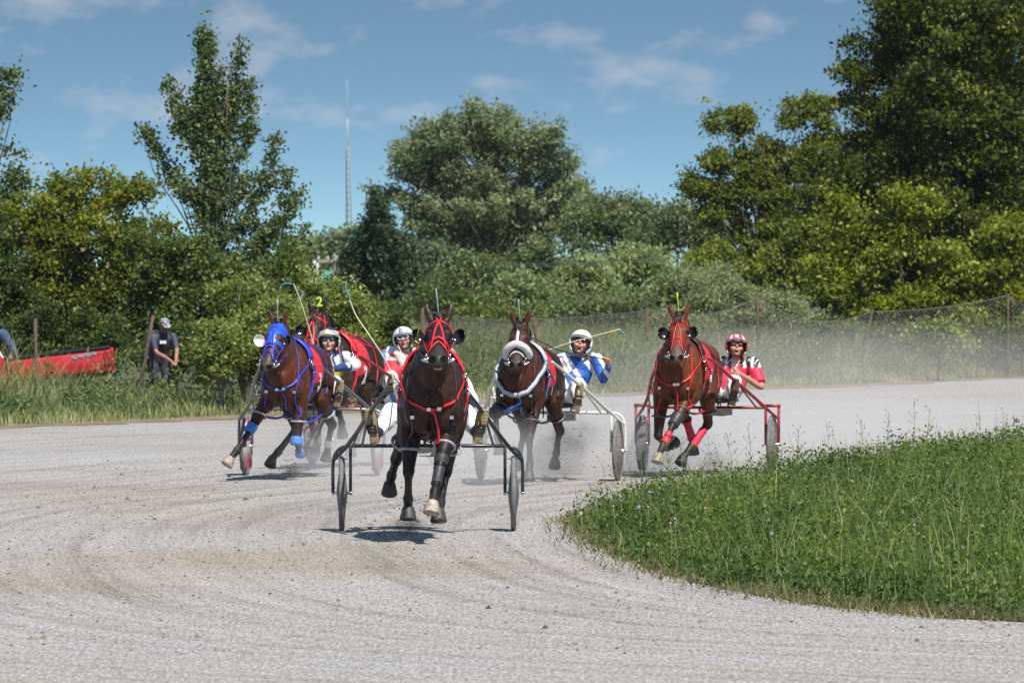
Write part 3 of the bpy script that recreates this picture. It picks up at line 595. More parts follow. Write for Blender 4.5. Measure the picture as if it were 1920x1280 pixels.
# willow scrub right
for k, (px, py, rx, ry, d) in enumerate([(1345, 580, 70, 60, 160), (1420, 590, 70, 50, 160.5), (1270, 615, 60, 40, 157), (1480, 610, 50, 34, 161), (1330, 540, 40, 30, 162)]):
    lab = ['silvery willow shrub directly right of the chestnut horse head', 'silvery willow shrub behind the red helmet', 'silvery scrub left of the chestnut horse', 'low silvery scrub at the end of the willow thicket', 'upper silvery willow shrub above the chestnut ears'][k]
    tree('willow_shrub', lab, 'shrub', d, [(px, py, rx, ry), (px-rx*.4, py-ry*.3, rx*.5, ry*.7), (px+rx*.4, py-ry*.2, rx*.5, ry*.6)], L_willow, 9500, .10, .032, (px, py), 16, .04, csz=.17, kpc=18, seed=100+k, droop=-.3, tb=bark_pale, gap=.6)
# right: open box elder with sky gaps
tree('box_elder_tree', 'open crowned box elder with sky showing through, left of the big maple', 'tree', 176, [(1400, 230, 32, 30), (1345, 300, 36, 34), (1430, 300, 50, 45), (1520, 200, 34, 30), (1480, 215, 18, 34), (1560, 195, 16, 20), (1320, 350, 40, 34), (1400, 370, 55, 45), (1470, 370, 55, 50), (1340, 230, 12, 26), (1318, 185, 5, 7), (1300, 340, 22, 14), (1500, 290, 50, 45), (1440, 460, 80, 55), (1340, 400, 34, 34), (1370, 500, 60, 40), (1550, 280, 40, 50)], L_elder, 40000, .12, .07, (1440, 300), 140, .13, puff=12, csz=.15, kpc=18, droop=.6, seed=120, gap=.75, tmean=.46, depth=.8)
tree('box_elder_tree', 'low leafy box elder growing in front of the open crowned one', 'tree', 171, [(1330, 490, 42, 34), (1400, 520, 60, 34), (1500, 500, 60, 60), (1540, 440, 50, 50)], L_elder, 15000, .13, .07, (1450, 480), 40, .08, csz=.19, kpc=20, droop=.7, seed=121, tmean=.5)
# right: big maple, several lobes
tree('maple_tree', 'huge green maple, leaves toned dark for shade, filling the upper right corner', 'tree', 172, [(1720, 60, 110, 80), (1850, 120, 110, 110), (1700, 160, 110, 80), (1650, 270, 90, 80), (1620, 380, 110, 90), (1720, 440, 120, 100), (1850, 480, 120, 110), (1570, 470, 80, 80), (1640, 540, 110, 60), (1760, 560, 110, 50), (1890, 300, 70, 120), (1960, 180, 90, 160), (1960, 450, 80, 130), (1800, -20, 150, 60), (1690, 10, 60, 50), (1600, 130, 22, 20), (1750, 300, 90, 80, 2.5), (1830, 340, 90, 70, 2.5), (1560, 330, 50, 60), (1500, 420, 50, 40), (1890, 590, 70, 30), (1790, 210, 90, 80, -2), (1860, 250, 80, 90, -2), (1780, 120, 90, 80, -2), (1700, 330, 80, 60, -1), (1800, 400, 100, 70, -2), (1900, 380, 70, 80, -2), (1860, 20, 90, 80, -2), (1760, 380, 60, 60, -2)], L_maple, 215000, .135, .085, (1790, 150), 50, .26, csz=.24, kpc=22, droop=.9, seed=130, gap=.8, tmean=.30)  # low leaf tint puts the crown's shade into its colour
tree('maple_tree', 'younger yellow-green maple lobe hanging over the fence at right', 'tree', 166, [(1640, 470, 60, 60), (1700, 400, 60, 50), (1590, 420, 46, 46), (1800, 560, 70, 46), (1860, 520, 60, 50), (1560, 520, 50, 46), (1720, 560, 60, 36), (1880, 420, 50, 50), (1790, 500, 60, 50), (1840, 600, 70, 36), (1640, 590, 60, 34)], L_maple, 44000, .13, .08, (1690, 450), 10, .09, csz=.22, kpc=22, droop=.9, seed=131, gap=.8, tmean=.66)
for k, (px, d) in enumerate([(1560, 160), (1680, 161), (1760, 150), (1860, 158), (1915, 157)]):
    tree('fence_bush', ['leafy bush behind the leaning fence post', 'leafy bush tangled in the fence wire at right', 'broad leafed weed bush in front of the fence', 'dim bush behind the tallest fence post', 'dim bush at the right end of the fence'][k], 'bush', d, [(px, 625, 46, 36), (px-24, 645, 34, 24), (px+24, 640, 30, 26)], L_mid if k != 2 else L_light, 3400, .10, .065, (px, 620), 10, .03, csz=.16, kpc=16, seed=140+k)
# ---------------------------------------------------------------- fence
post_m = mat('rusty_post', (.12, .075, .065), .85, noise=.3, nscale=12); wire_m = mat('fence_wire', (.20, .19, .185), .6, metal=.3)
def fence(label, posts, sag, cell, hmin):
    t = thing('wire_fence', label, 'fence', (posts[0][0].x, posts[0][0].y, 0)); o0 = np.array([posts[0][0].x, posts[0][0].y, 0]); 
    for (top, foot) in posts:
        g = G(); a = np.array(foot)-o0; b = np.array(top)-o0; g.tube([a, b], .032, 6, 1); g.build('fence_post', post_m, t)
    g = G()
    for i in range(len(posts)-1):
        a, b = np.array(posts[i][0]), np.array(posts[i+1][0]); fa, fb = np.array(posts[i][1]), np.array(posts[i+1][1]); L = np.linalg.norm(b-a); n = max(4, int(L/.5))
        top = lambda s: a+(b-a)*s-np.array([0, 0, sag*4*s*(1-s)*(.6+.4*math.sin(i*2.3))+.03])
        if posts[i+1][0].x < -1.7: continue
        g.tube([top(s)-o0 for s in np.linspace(0, 1, n)], .008, 4, 1)
        m = int(L/cell)
        for sgn in (1, -1):
            for k in range(-14, m+14):
                s0 = k/m; pts = []
                for q in range(7):
                    u = q/6; s_ = s0+sgn*u*(1.25/L)
                    if 0 <= s_ <= 1:
                        T = top(s_); B_ = fa+(fb-fa)*s_; B_[2] = max(.0, T[2]-1.25); pts.append(T*(1-u)+B_*u-o0)
                if len(pts) > 1: g.tube([pts[0], pts[-1]], .0026, 3, 1)
    g.build('wire_mesh', wire_m, t); return t
def fp(px, py, d, lean=0): 
    t = P(px, py, d); f_ = Vector((t.x-lean, t.y, 0)); return (t, f_)
fence('sagging wire mesh fence with rusty posts along the right verge', [fp(1215, 578, 150, .02), fp(1420, 556, 152, -.04), fp(1636, 582, 153, .33), fp(1890, 552, 155, 0), fp(2080, 570, 158, 0)], .42, .11, 1)
fence('dark wire mesh fence with rusty posts half hidden behind the left horses', [fp(-60, 600, 115.8), fp(66, 598, 115.5, -.02), fp(287, 592, 115, .30), fp(640, 600, 124), fp(792, 578, 134, .02), fp(1000, 596, 142, -.20), fp(1212, 580, 149.6, 0)], .12, .11, 1)
# ---------------------------------------------------------------- distance: mast, utility pole, wires, roofed building
steel = mat('mast_steel', (.33, .34, .36), .5, metal=.4); wood = mat('pole_wood', (.30, .27, .24), .85)
d = 700.0; s = F/d; t = thing('radio_mast', 'slim lattice radio mast rising behind the tree line left of centre', 'mast', tuple(P(655, 527, d).xy)+(0,))
g = G(); top = (527-275)/s+CH; w0, w1 = .45, .17
def cr(z, k): w = w0+(w1-w0)*z/top; a = k*math.tau/3+.3; return (w*math.cos(a), w*math.sin(a), z)
for k in range(3): g.tube([cr(0, k), cr(top, k)], .055, 4, 1)
nz = 26
for i in range(nz):
    for k in range(3): g.tube([cr(top*i/nz, k), cr(top*(i+1)/nz, (k+1) % 3)], .028, 3, 1)
g.build('lattice_tower', steel, t)
g = G(); g.tube([(0, 0, top-.2), (0, 0, (527-222)/s+CH)], .06, 5, 1); g.tube([(0, 0, (527-222)/s+CH), (0, 0, (527-150)/s+CH)], .028, 5, 1); g.build('antenna', mat('antenna_white', (.50, .50, .54), .5), t)
t.rotation_euler = (0, R(-.6), 0)
d = 330.0; b = P(629, 527, d); t = thing('utility_pole', 'pale wooden utility pole with a crossarm beside the green roof', 'pole', (b.x, b.y, 0)); top = P(629, 480, d).z
g = G(); g.tube([(0, 0, 0), (0, 0, top)], .14, 7, 1); g.build('pole_shaft', wood, t); g = G(); g.box((-.15, 0, top-.25), (.75, .06, .07)); 
g.build('crossarm', wood, t, smooth=False)
for x in (-.8, -.35, .0, .5):
    g = G(); g.ell((x-.02, 0, top-.1+(.1 if x == 0 else 0)), (.05, .05, .1), n=6); g.build('insulator', mat('insulator', (.7, .7, .7), .3), t)
def wire(label, pts, r=.016):
    g = G(); g.tube(pts, r, 4, 6); tag(g.build('overhead_wire', mat('cable', (.16, .16, .17), .5)), label, 'wire', 'overhead wires')
wire('thin overhead wire crossing the middle trees, upper one', [P(560, 480, 335), P(629, 484, 330), P(800, 492, 250), P(1060, 494, 190), P(1320, 478, 186)], .010)
wire('thin overhead wire crossing the middle trees, lower one', [P(560, 486, 336), P(629, 488, 330.5), P(800, 496, 249), P(1060, 498, 189), P(1320, 482, 185)], .008)
d = 345.0; b = P(630, 527, d); t = thing('farm_building', 'low farm building with a green metal roof seen beyond the shrubs', 'building', (b.x, b.y, 0)); g = G()
g.box((0, 0, 1.05), (2.6, 2.2, 1.05)); g.build('wall', mat('barn_wall', (.38, .42, .38), .8), t, smooth=False)
g = G(); g.add([(-2.8, -2.4, 2.05), (2.8, -2.4, 2.05), (2.8, 2.4, 2.05), (-2.8, 2.4, 2.05), (-2.6, 0, 2.75), (2.6, 0, 2.75)], [(0, 1, 5, 4), (3, 4, 5, 2), (0, 4, 3), (1, 2, 5), (0, 3, 2, 1)]); rf = g.build('roof', mat('green_roof', (.12, .30, .20), .45), t, smooth=False)
g = G(); g.box((-1.0, -.5, 2.9), (.14, .14, .35)); g.build('chimney', mat('chimney_white', (.7, .7, .7), .7), rf, smooth=False)
# ---------------------------------------------------------------- horses
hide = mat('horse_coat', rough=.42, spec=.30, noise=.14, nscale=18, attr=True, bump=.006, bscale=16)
_t = hide.node_tree; _b = _t.nodes['Principled BSDF']; _tc = _t.nodes.new('ShaderNodeTexCoord'); _mp = N(_t, 'ShaderNodeMapping'); _mp.inputs['Scale'].default_value = (1, 1, .35); _t.links.new(_tc.outputs['Object'], _mp.inputs[0])
_n = N(_t, 'ShaderNodeTexNoise', inp={'Scale': 34.0, 'Detail': 5.0, 'Roughness': .7}); _t.links.new(_mp.outputs[0], _n.inputs[0]); _t.links.new(ramp_n(_t, _n.outputs[0], [(.35, (.28,)*3), (.65, (.72,)*3)]), _b.inputs['Roughness'])
hoof_d = mat('hoof_dark', (.05, .045, .042), .55, noise=.3, nscale=25); hoof_l = mat('hoof_light', (.36, .30, .23), .6, noise=.3, nscale=25)
leather = mat('black_leather', (.012, .012, .013), .4); red_web = mat('red_webbing', (.62, .018, .03), .42, noise=.08); blue_web = mat('blue_webbing', (.03, .05, .50), .42, noise=.08)
skyblue = mat('bright_blue_pad', (.05, .20, .62), .7); pale_web = mat('pale_webbing', (.42, .47, .55), .5); chrome = mat('chrome', (.75, .75, .76), .18, metal=1.0)
grey_tube = mat('hobble_tube', (.30, .32, .37), .35); dark_tube = mat('hobble_tube_dark', (.09, .09, .10), .35); fleece = mat('fleece', (.60, .57, .60), .95, noise=.18, nscale=45, bump=.01, bscale=45)
red_cloth = mat('red_saddle_cloth', (.62, .02, .035), .7, noise=.08); white_cloth = mat('white_number', (.78, .76, .74), .7); black_cloth = mat('black_lycra', (.013, .013, .015), .33, bump=.003, bscale=25)
blue_cloth = mat('blue_lycra', (.015, .10, .62), .30, bump=.003, bscale=25); eye_m = mat('horse_eye', (.01, .006, .005), .08); nostril_m = mat('nostril', (.004, .003, .003), .8)
black_boot = mat('black_boot', (.03, .03, .033), .5); red_boot = mat('red_boot', (.60, .02, .05), .6); white_tape = mat('white_tape', (.75, .75, .76), .6); teeth_m = mat('teeth', (.55, .50, .38), .5)
black_plastic = mat('black_plastic', (.012, .012, .014), .18, spec=.6); white_plastic = mat('white_plastic', (.72, .72, .72), .3); hair_m = mat('horse_hair', (.010, .007, .006), .5, noise=.3, nscale=60)
def horse(name, label, loc, yaw, sc_, coat, black, fore, hind, hl, style):
    """fore/hind: joints for [left (+x), right (-x)]; hl: head base, axis, side"""
    t = thing(name, label, 'horse', loc, yaw); t.scale = (sc_,)*3; wd = style.get('wid', 1.0)
    hb, hd, hs = [np.array(v, float) for v in hl]; hd = unit(hd); hs = unit(hs-np.dot(hs, hd)*hd); hu = np.cross(hs, hd); hu = hu if hu[2] > 0 else -hu
    hp = lambda s, l, u=0.0: hb+hs*s+hd*l+hu*u
    lift = style.get('lift', 0.0); L = np.array([0, 0, lift]); g = G()
    body = [(-.84, 1.14, .14, .17), (-.75, 1.17, .225, .29), (-.58, 1.20, .265, .37), (-.38, 1.215, .275, .40), (-.1, 1.20, .305, .375), (.2, 1.22, .30, .335), (.42, 1.25, .285, .32), (.62, 1.28, .265, .29), (.80, 1.27, .20, .22), (.90, 1.25, .11, .13)]
    g.loft([(0, y, z+lift) for y, z, a, b in body], [(a*wd, b) for y, z, a, b in body], n=20)
    nb_ = [np.array([0, -.42, 1.30])+L, np.array([0, -.70, 1.44])+L, None, hb+hd*-.02+hu*-.04]
    nb_[2] = nb_[1]*.42+nb_[3]*.58+np.array([0, .03, -.02])
    nb_.insert(3, nb_[2]*.45+nb_[3]*.55+np.array([0, .02, .01]))
    g.loft(nb_, [(.21*wd, .34), (.170*wd, .28), (.120*wd, .20), (.102, .165), (.088, .13)], n=16)
    g.ell(np.array([.10, -.70, 1.10])+L, (.145, .14, .21)); g.ell(np.array([-.10, -.70, 1.10])+L, (.145, .14, .21))          # pectorals
    for s in (1, -1):
        g.ell(np.array([.19*s*wd, -.52, 1.20])+L, (.095, .19, .30)); g.ell(np.array([.165*s*wd, .62, 1.20])+L, (.15, .24, .30)); g.ell(np.array([.17*s*wd, -.44, 1.0])+L, (.10, .15, .17))
    # head
    g.loft([hp(0, l, u) for l, u in ((-.03, -.01), (.10, -.03), (.20, -.035), (.32, -.035), (.43, -.025), (.52, -.025), (.59, -.03), (.625, -.035))],
           [(.075, .075), (.106, .112), (.113, .120), (.090, .098), (.068, .075), (.074, .068), (.080, .062), (.056, .040)], side=hs, n=16)
    for s in (1, -1):
        g.ell(hp(.052*s, .18, -.09), (.042, .06, .085)); g.ell(hp(.078*s, .19, .035), (.030, .036, .036)); g.ell(hp(.040*s, .585, .002), (.026, .030, .030))
        up = -hd*.55+hu*.45+np.array([0, 0, .6]); up = unit(up); b0 = hp(.066*s, -.035, .03); e1 = style.get('ears', .17)
        g.loft([b0, b0+up*.05+hs*.012*s, b0+up*e1*.62+hs*.034*s, b0+up*e1+hs*.034*s], [(.028, .022), (.038, .020), (.031, .015), (.008, .008)], side=hs, n=10)
    jaw = style.get('jaw', .0)
    g.loft([hp(0, .28, -.10), hp(0, .44, -.085-jaw*.4), hp(0, .55, -.09-jaw), hp(0, .595, -.085-jaw)], [(.04, .045), (.036, .030), (.040, .028), (.028, .018)], side=hs, n=10)
    segs = []; hooves = []
    for li, (s, j) in enumerate(zip((1, -1), fore)):
        el, kn, fe, pa, toe = [np.array(q, float)+(L if i == 0 else 0) for i, q in enumerate(j)]
        sh = np.array([.185*s, -.50, 1.08])+L
        g.loft([sh, el, el*.5+kn*.5+np.array([0, -.01, 0]), kn*.92+el*.08, kn, kn*.85+fe*.15], [(.105, .155), (.092, .115), (.072, .080), (.052, .057), (.054, .056), (.042, .047)], n=12)
        g.loft([kn, kn*.6+fe*.4, fe*.9+kn*.1, fe, fe*.35+pa*.65, pa], [(.048, .050), (.033, .042), (.037, .047), (.047, .054), (.038, .042), (.046, .050)], n=12)
        segs.append((kn, fe, pa, el)); hooves.append((pa, toe))
    for li, (s, j) in enumerate(zip((1, -1), hind)):
        st, hk, fe, pa, toe = [np.array(q, float)+(L if i == 0 else 0) for i, q in enumerate(j)]; hip = np.array([.16*s, .62, 1.20])+L
        hb_ = hk+unit(hk-(st+fe)/2)*.02
        g.loft([hip, hip*.4+st*.6+np.array([0, .05, 0]), st, st*.55+hk*.45, hk*.85+st*.15, hb_, hk*.85+fe*.15], [(.155, .22), (.135, .19), (.108, .140), (.076, .092), (.056, .070), (.054, .068), (.046, .056)], n=12)
        g.loft([hb_, hk*.6+fe*.4, fe*.9+hk*.1, fe, fe*.35+pa*.65, pa], [(.048, .056), (.036, .043), (.039, .047), (.048, .056), (.040, .044), (.048, .052)], n=12)
        segs.append((hk, fe, pa, st)); hooves.append((pa, toe))
    me = remesh(g, .0135, 2); co = verts_of(me)
    for s in (1, -1):      # nostrils pressed in
        c = hp(.052*s, .612, -.004); d = np.linalg.norm((co-c)*1.0, axis=1); k = d < .040; co[k] -= (hd*.6+hs*s*.2)*(.040*(1-(d[k]/.040)**2))[:, None]
    # muscle relief
    rel = .0075*fbm(co[:, 1]*9+co[:, 0]*6, co[:, 2]*7, 11, 1.0); body_k = (co[:, 1] > -.85) & (co[:, 1] < .9) & (co[:, 2] > .8)
    nn = np.empty(len(co)*3, np.float32); me.vertices.foreach_get('normal', nn); nn = nn.reshape(-1, 3); co[body_k] += nn[body_k]*rel[body_k, None]
    fr = (co[:, 1] < -.55) & (co[:, 2] > .75+lift) & (co[:, 2] < 1.34+lift); gv = np.exp(-(co[:, 0]/.028)**2)*.030+np.exp(-((np.abs(co[:, 0])-.175-.05*(1.1+lift-co[:, 2]))/.022)**2)*.020; co[fr] -= nn[fr]*(gv[fr]*np.clip((1.36+lift-co[fr, 2])/.15, 0, 1))[:, None]
    me.vertices.foreach_set('co', co.astype(np.float32).ravel()); me.update()
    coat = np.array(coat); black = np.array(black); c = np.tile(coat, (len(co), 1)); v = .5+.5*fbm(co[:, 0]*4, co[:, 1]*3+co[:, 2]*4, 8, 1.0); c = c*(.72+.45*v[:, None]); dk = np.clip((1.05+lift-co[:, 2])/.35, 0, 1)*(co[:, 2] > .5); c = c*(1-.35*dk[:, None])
    def blend(mask, col):
        nonlocal c
        m_ = np.clip(mask, 0, 1)[:, None]; c = c*(1-m_)+np.array(col)*m_
    def segd(a, b): ab = b-a; q = np.clip(((co-a)@ab)/(ab@ab+1e-9), 0, 1); return np.linalg.norm(co-(a+q[:, None]*ab), axis=1), q
    for kn, fe, pa, el in segs:
        for a, b in ((kn, fe), (fe, pa)):
            d, _ = segd(a, b); blend((.085-d)/.03, black)
        d, q = segd(el, kn); blend(((.10-d)/.03)*np.clip((q-.55)/.45, 0, 1)*(d < .1), black)
    l_ = (co-hb)@hd; near_h = (np.linalg.norm(co-(hb+hd*.3), axis=1) < .5) & (co[:, 1] < hb[1]+.25)
    blend(near_h*np.clip((l_-.36)/.16, 0, 1)*.92, style.get('muzzle', (.035, .028, .026)))
    for s in (1, -1):
        d = np.linalg.norm(co-hp(.052*s, .60, -.002), axis=1); blend((.042-d)/.012, (.004, .003, .003))
    if style.get('socks'):
        for k in style['socks']:
            kn, fe, pa, el = segs[k]; d, q = segd(fe, pa); blend((.08-d)/.02, (.5, .48, .45))
    dust_ = np.clip((.62-co[:, 2])/.5, 0, 1)*(.22+.22*fbm(co[:, 0]*30, co[:, 2]*24+co[:, 1]*20, 17, 1.0)); blend(np.clip(dust_, 0, .4)*.5, (.20, .18, .16))
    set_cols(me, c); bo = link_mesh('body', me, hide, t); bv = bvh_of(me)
    # hooves
    for k, (pa, toe) in enumerate(hooves):
        ax = unit(toe-pa); g = G(); Lh = .095; fw = np.array([0, -1, 0.]); sd = np.array([1, 0, 0.])
        pts = [pa-ax*.012, pa+ax*.02, pa+ax*Lh*.95, pa+ax*Lh]; g.loft(pts, [(.048, .052), (.057, .061), (.072, .078), (.069, .075)], side=sd, n=16, sub=2, cap=.12)
        g.build('hoof', hoof_l if k in style.get('light', ()) else hoof_d, t)
    g = G()
    for s in (1, -1): g.ell(hp(.093*s, .20, .02), (.018, .024, .020), n=10)
    g.build('eyes', eye_m, t)
    # mane, forelock and tail
    g = G(); r = random.Random(int(abs(loc[0]*100)) % 97)
    crest = [nb_[1]+np.array([0, .16, .20]), nb_[2]+np.array([0, .13, .11]), nb_[3]+np.array([0, .115, .085]), hp(0, -.05, .07)]; cc = catmull(crest, 14)
    for q in cc:
        for _ in range(2):
            s = r.choice((-1, 1, 1)); a = q+np.array([0, r.uniform(-.02, .02), 0]); g.tube([a, a+np.array([.035*s, .03, .012+r.uniform(0, .015)]), a+np.array([(.065+r.uniform(0, .03))*s, .06, -.05-r.uniform(0, .07)])], [.014, .012, .005], 5, 3)
    g.build('mane', hair_m, t)
    if not style.get('noforelock'):
        g = G()
        for k in range(7): a = hp(r.uniform(-.03, .03), -.03, .07); g.tube([a, hp(r.uniform(-.04, .04), .05, .12), hp(r.uniform(-.05, .05), .12+r.uniform(0, .04), .105)], [.011, .010, .003], 5, 3)
        g.build('forelock', hair_m, t)
    g = G()
    for k in range(16):
        x = r.uniform(-.04, .04); g.tube([(x, .88, 1.36+lift), (x*1.6, 1.02, 1.30+lift), (x*3, 1.18+r.uniform(-.05, .05), 1.05), (x*4+r.uniform(-.04, .04), 1.30+r.uniform(-.08, .1), .80+r.uniform(-.1, .1))], [.03, .028, .02, .006], 6, 4)
    g.build('tail', hair_m, t)
    if style.get('teeth'):
        g = G(); 
        for k in range(6): g.box(hp((k-2.5)*.0105, .605, -.066-jaw), (.0045, .006, .009), rot=np.stack([hs, hd, hu], 1))
        g.build('teeth', teeth_m, t)
    # hood over the face
    if style.get('hood'):
        def pred(p, n): 
            q = p-hb; l = q@hd; s = q@hs; u = q@hu; ey = ((abs(abs(s)-.085) < .035) & (abs(l-.20) < .040) & (u > -.04) & (u < .07))
            return (l > -.02) & (l < style.get('hoodlen', .36)) & (u > -.10) & (np.abs(s) < .125) & (p[:, 1] < hb[1]+.12) & ~ey & (u < .13)
        shell(me, pred, .007, 'face_hood', style['hood'], t, .005)
    # ---- bridle
    bm, bw = style['bridle'], style.get('bw', .024)
    def hring(l0, l1, s0=.11, u0=.12, back=False):   # a strap over the face from cheek to cheek at length l
        return [hp(-s0, l1, -.06), hp(-s0*.75, (l0+l1)/2, u0*.6), hp(0, l0, u0), hp(s0*.75, (l0+l1)/2, u0*.6), hp(s0, l1, -.06)]
    g = G(); o_ = .012 if style.get('hood') else .006
    g.strap(hring(.055, .10), bv, bw, .004, o_)                                              # brow band
    g.strap(hring(.335, .39, .10, .10), bv, bw, .004, o_)                                      # nose band
    if style.get('low_nose', True): g.strap(hring(.40, .50, .085, .085), bv, bw*.8, .004, o_)
    for s in (1, -1):
        g.strap([hp(.03*s, -.02, .09), hp(.008*s, .10, .13), hp(.035*s, .25, .11), hp(.060*s, .36, .075), hp(.075*s, .50, .02)], bv, bw*.85, .004, o_+.004)   # overcheck Y
        g.strap([hp(.085*s, -.02, .02), hp(.12*s, .12, -.03), hp(.105*s, .30, -.045), hp(.085*s, .46, -.04), hp(.08*s, .53, -.03)], bv, bw*.9, .004, o_)          # cheek piece
        g.strap([hp(.06*s, .0, -.10), hp(.10*s, .05, -.06), hp(.10*s, 0, 0)], bv, bw*.8, .004, o_)
    g.build('bridle', bm, t)
    g = G()
    for s in (1, -1): g.torus(hp(.086*s, .53, -.04), hs, .026, .006, 14, 6); g.ell(hp(.115*s, .52, -.045), (.030, .008, .012)); g.ell(hp(.098*s, .49, -.02), (.012, .012, .016))
    g.tube([hp(-.12, .54, -.05), hp(.12, .54, -.05)], .006, 6, 1); g.build('bit', chrome, t)
    cups = style.get('cups')
    if cups:
        for s, cm in zip((1, -1), cups):
            if cm is None: continue
            g = G(); c = hp(.128*s, .22, .02); A_ = unit(hs*s*.55+hd*.10-hu*.3+np.array([0, .55, 0])); kk = 9; n_ = 18; V = []; u1 = unit(np.cross(A_, (0, 0, 1))); u2 = np.cross(A_, u1); rr0 = style.get('cupr', .068)
            c = c+hs*s*.035
            for i in range(kk):
                q = i/(kk-1)*math.pi*.47; rr = rr0*math.sin(q); dd = rr0*.75*(1-math.cos(q))
                for j in range(n_): th = math.tau*j/n_; V.append(c+A_*(.05-dd)+(u1*math.cos(th)+u2*math.sin(th))*rr)
            g.add(V, [(i*n_+j, i*n_+(j+1) % n_, (i+1)*n_+(j+1) % n_, (i+1)*n_+j) for i in range(kk-1) for j in range(n_)]); o = g.build('blinker_cup', cm, t); sd = o.modifiers.new('t', 'SOLIDIFY'); sd.thickness = .004
    if style.get('shadow_roll'):
        g = G(); pr = []
        for k in range(15):
            a = math.pi*(k/14)*1.16-.25; pr.append(hp(-.135*math.cos(a), .39+.03*abs(math.cos(a)), -.03+.155*math.sin(a)))
        g.loft(pr, [(.026, .026)]+[(.042, .042)]*13+[(.026, .026)], side=hd, n=12, sub=2); g.build('shadow_roll', fleece, t)
        g = G(); g.strap([hp(0, .02, .12), hp(0, .15, .13), hp(0, .30, .12)], bv, .030, .006, .008); g.build('face_strap', white_plastic, t)
        g = G(); g.strap([hp(-.09, .47, 0), hp(-.05, .455, .06), hp(0, .45, .09), hp(.05, .455, .06), hp(.09, .47, 0)], bv, .03, .014, .008); g.build('nose_pad', white_plastic, t)
    # number rod or plate on the poll
    g = G(); rb = hp(.0, -.05, .06); lean_ = style.get('rodlean', -.012)
    if style.get('plate'):
        g.box(rb+np.array([0.035, 0, .10]), (.042, .004, .085)); hn = g.build('number_plate', black_plastic, t, smooth=False)
        text_on(style['plate'], t, rb+np.array([0.035, -.0075, .10]), .155, mat('number_yellow', (.55, .80, .03), .5), 'number', parent2=hn)
    else:
        g.tube([rb, rb+np.array([lean_, .0, .14]), rb+np.array([lean_*2, 0, .24])], [.005, .005, .006], 5, 2); g.box(rb+np.array([lean_*2, .04, .20]), (.0035, .035, .045)); g.build('number_holder', style.get('rodmat', mat('grey_plastic', (.35, .36, .37), .5)), t)
    g = G(); g.ell(hp(0, -.03, .075), (.045, .03, .02)); g.ell(hp(0, -.02, .09), (.014, .014, .02)); g.build('crown_buckle', leather, t)
    # ---- harness
    hm, hw = style['harness'], style.get('hw', .032); g = G()
    def ringpts(y, tilt=0, a=.34, b=.44, zc=1.22, n=22, a0=0, a1=math.tau): return [(a*math.sin(q), y+tilt*math.cos(q), zc+lift+b*math.cos(q)) for q in np.linspace(a0, a1, n)]
    g.strap(ringpts(-.30), bv, .055, .010, .006, 4); g.build('saddle_girth', style.get('girth', leather), t)
    g = G(); g.strap(ringpts(-.30, 0, .34, .44, 1.22, 10, -1.1, 1.1), bv, .12, .022, .018, 4); sdl = g.build('saddle_pad', style.get('saddle', leather), t)
    for s in (1, -1):
        g = G(); g.torus((.09*s, -.30, 1.665+lift), (0, 1, 0), .024, .005, 12, 6); g.build('terret', chrome, t)
    zb = style.get('collar', 1.02)
    g = G()
    g.strap([(.27, -.30, 1.40+lift), (.27, -.55, 1.32+lift), (.22, -.78, 1.18+lift), (.11, -.92, zb+.04+lift), (0, -.95, zb+lift), (-.11, -.92, zb+.04+lift), (-.22, -.78, 1.18+lift), (-.27, -.55, 1.32+lift), (-.27, -.30, 1.40+lift)], bv, hw*style.get('cw', 1), style.get('ct', .006), .006, 8)
    g.build('breast_collar', style.get('collar_mat', hm), t)
    g = G()
    g.strap([(0, -.95, zb+lift), (.005, -.93, zb-.12+lift), (.01, -.86, zb-.22+lift), (0.01, -.7, .82+lift), (0, -.35, .78+lift)], bv, hw*.8, .004, .010, 6); g.build('martingale', hm, t)
    g = G()
    for s in (1, -1):
        g.strap([(.10*s, -.42, 1.72+lift), (.20*s, -.62, 1.60+lift), (.24*s, -.74, 1.36+lift), (.22*s, -.82, 1.15+lift), (.20*s, -.83, 1.0+lift), (.20*s, -.72, .86+lift), (.19*s, -.64, .80+lift)], bv, hw*.7, .004, .010, 6)   # hobble hanger front
        g.strap([(.08*s, .40, 1.66+lift), (.30*s, .45, 1.42+lift), (.34*s, .40, 1.15+lift), (.30*s, .34, .98+lift)], bv, hw*.7, .004, .010, 6)
    g.strap([(0, -.30, 1.66+lift), (0, .1, 1.63+lift), (0, .5, 1.65+lift), (0, .85, 1.50+lift)], bv, hw, .008, .012, 5)
    g.build('hobble_hanger', style.get('hang', hm), t)
    rj = random.Random(3)
    for s in (1, -1):
        for q in range(4):
            g = G(); h_ = bv.find_nearest(Vector((.30*s, -.36+rj.uniform(-.10, .10), 1.32+lift+rj.uniform(-.09, .09)))); p_ = np.array(h_[0]+h_[1]*.03); g.torus(p_, rand_unit(1)[0], .020, .0055, 10, 5); g.build('harness_ring', chrome, t)
    for s in (1, -1):
        g = G(); g.strap([(.30*s, -.30, 1.62+lift), (.34*s, -.42, 1.48+lift), (.36*s, -.40, 1.34+lift), (.36*s, -.28, 1.24+lift)], bv, hw*.8, .008, .022, 6); g.strap([(.34*s, -.40, 1.40+lift), (.36*s, -.26, 1.30+lift), (.36*s, -.30, 1.12+lift), (.33*s, -.32, .98+lift)], bv, hw*.7, .005, .022, 6); g.build('wrap_strap', hm, t)
    # hobbles: rings on all four legs joined fore and aft
    hob = []
    for k, (kn, fe, pa, el) in enumerate(segs):
        f_ = .50 if k < 2 else .52; c = el*(1-f_)+kn*f_; ax = unit(kn-el); g = G(); g.torus(c, unit(ax*.8+np.array([0, .25, -.35])*.5), .086 if k < 2 else .094, .013, 22, 8); o = g.build('hobble', style.get('hob', grey_tube), t); hob.append(c)
    g = G()
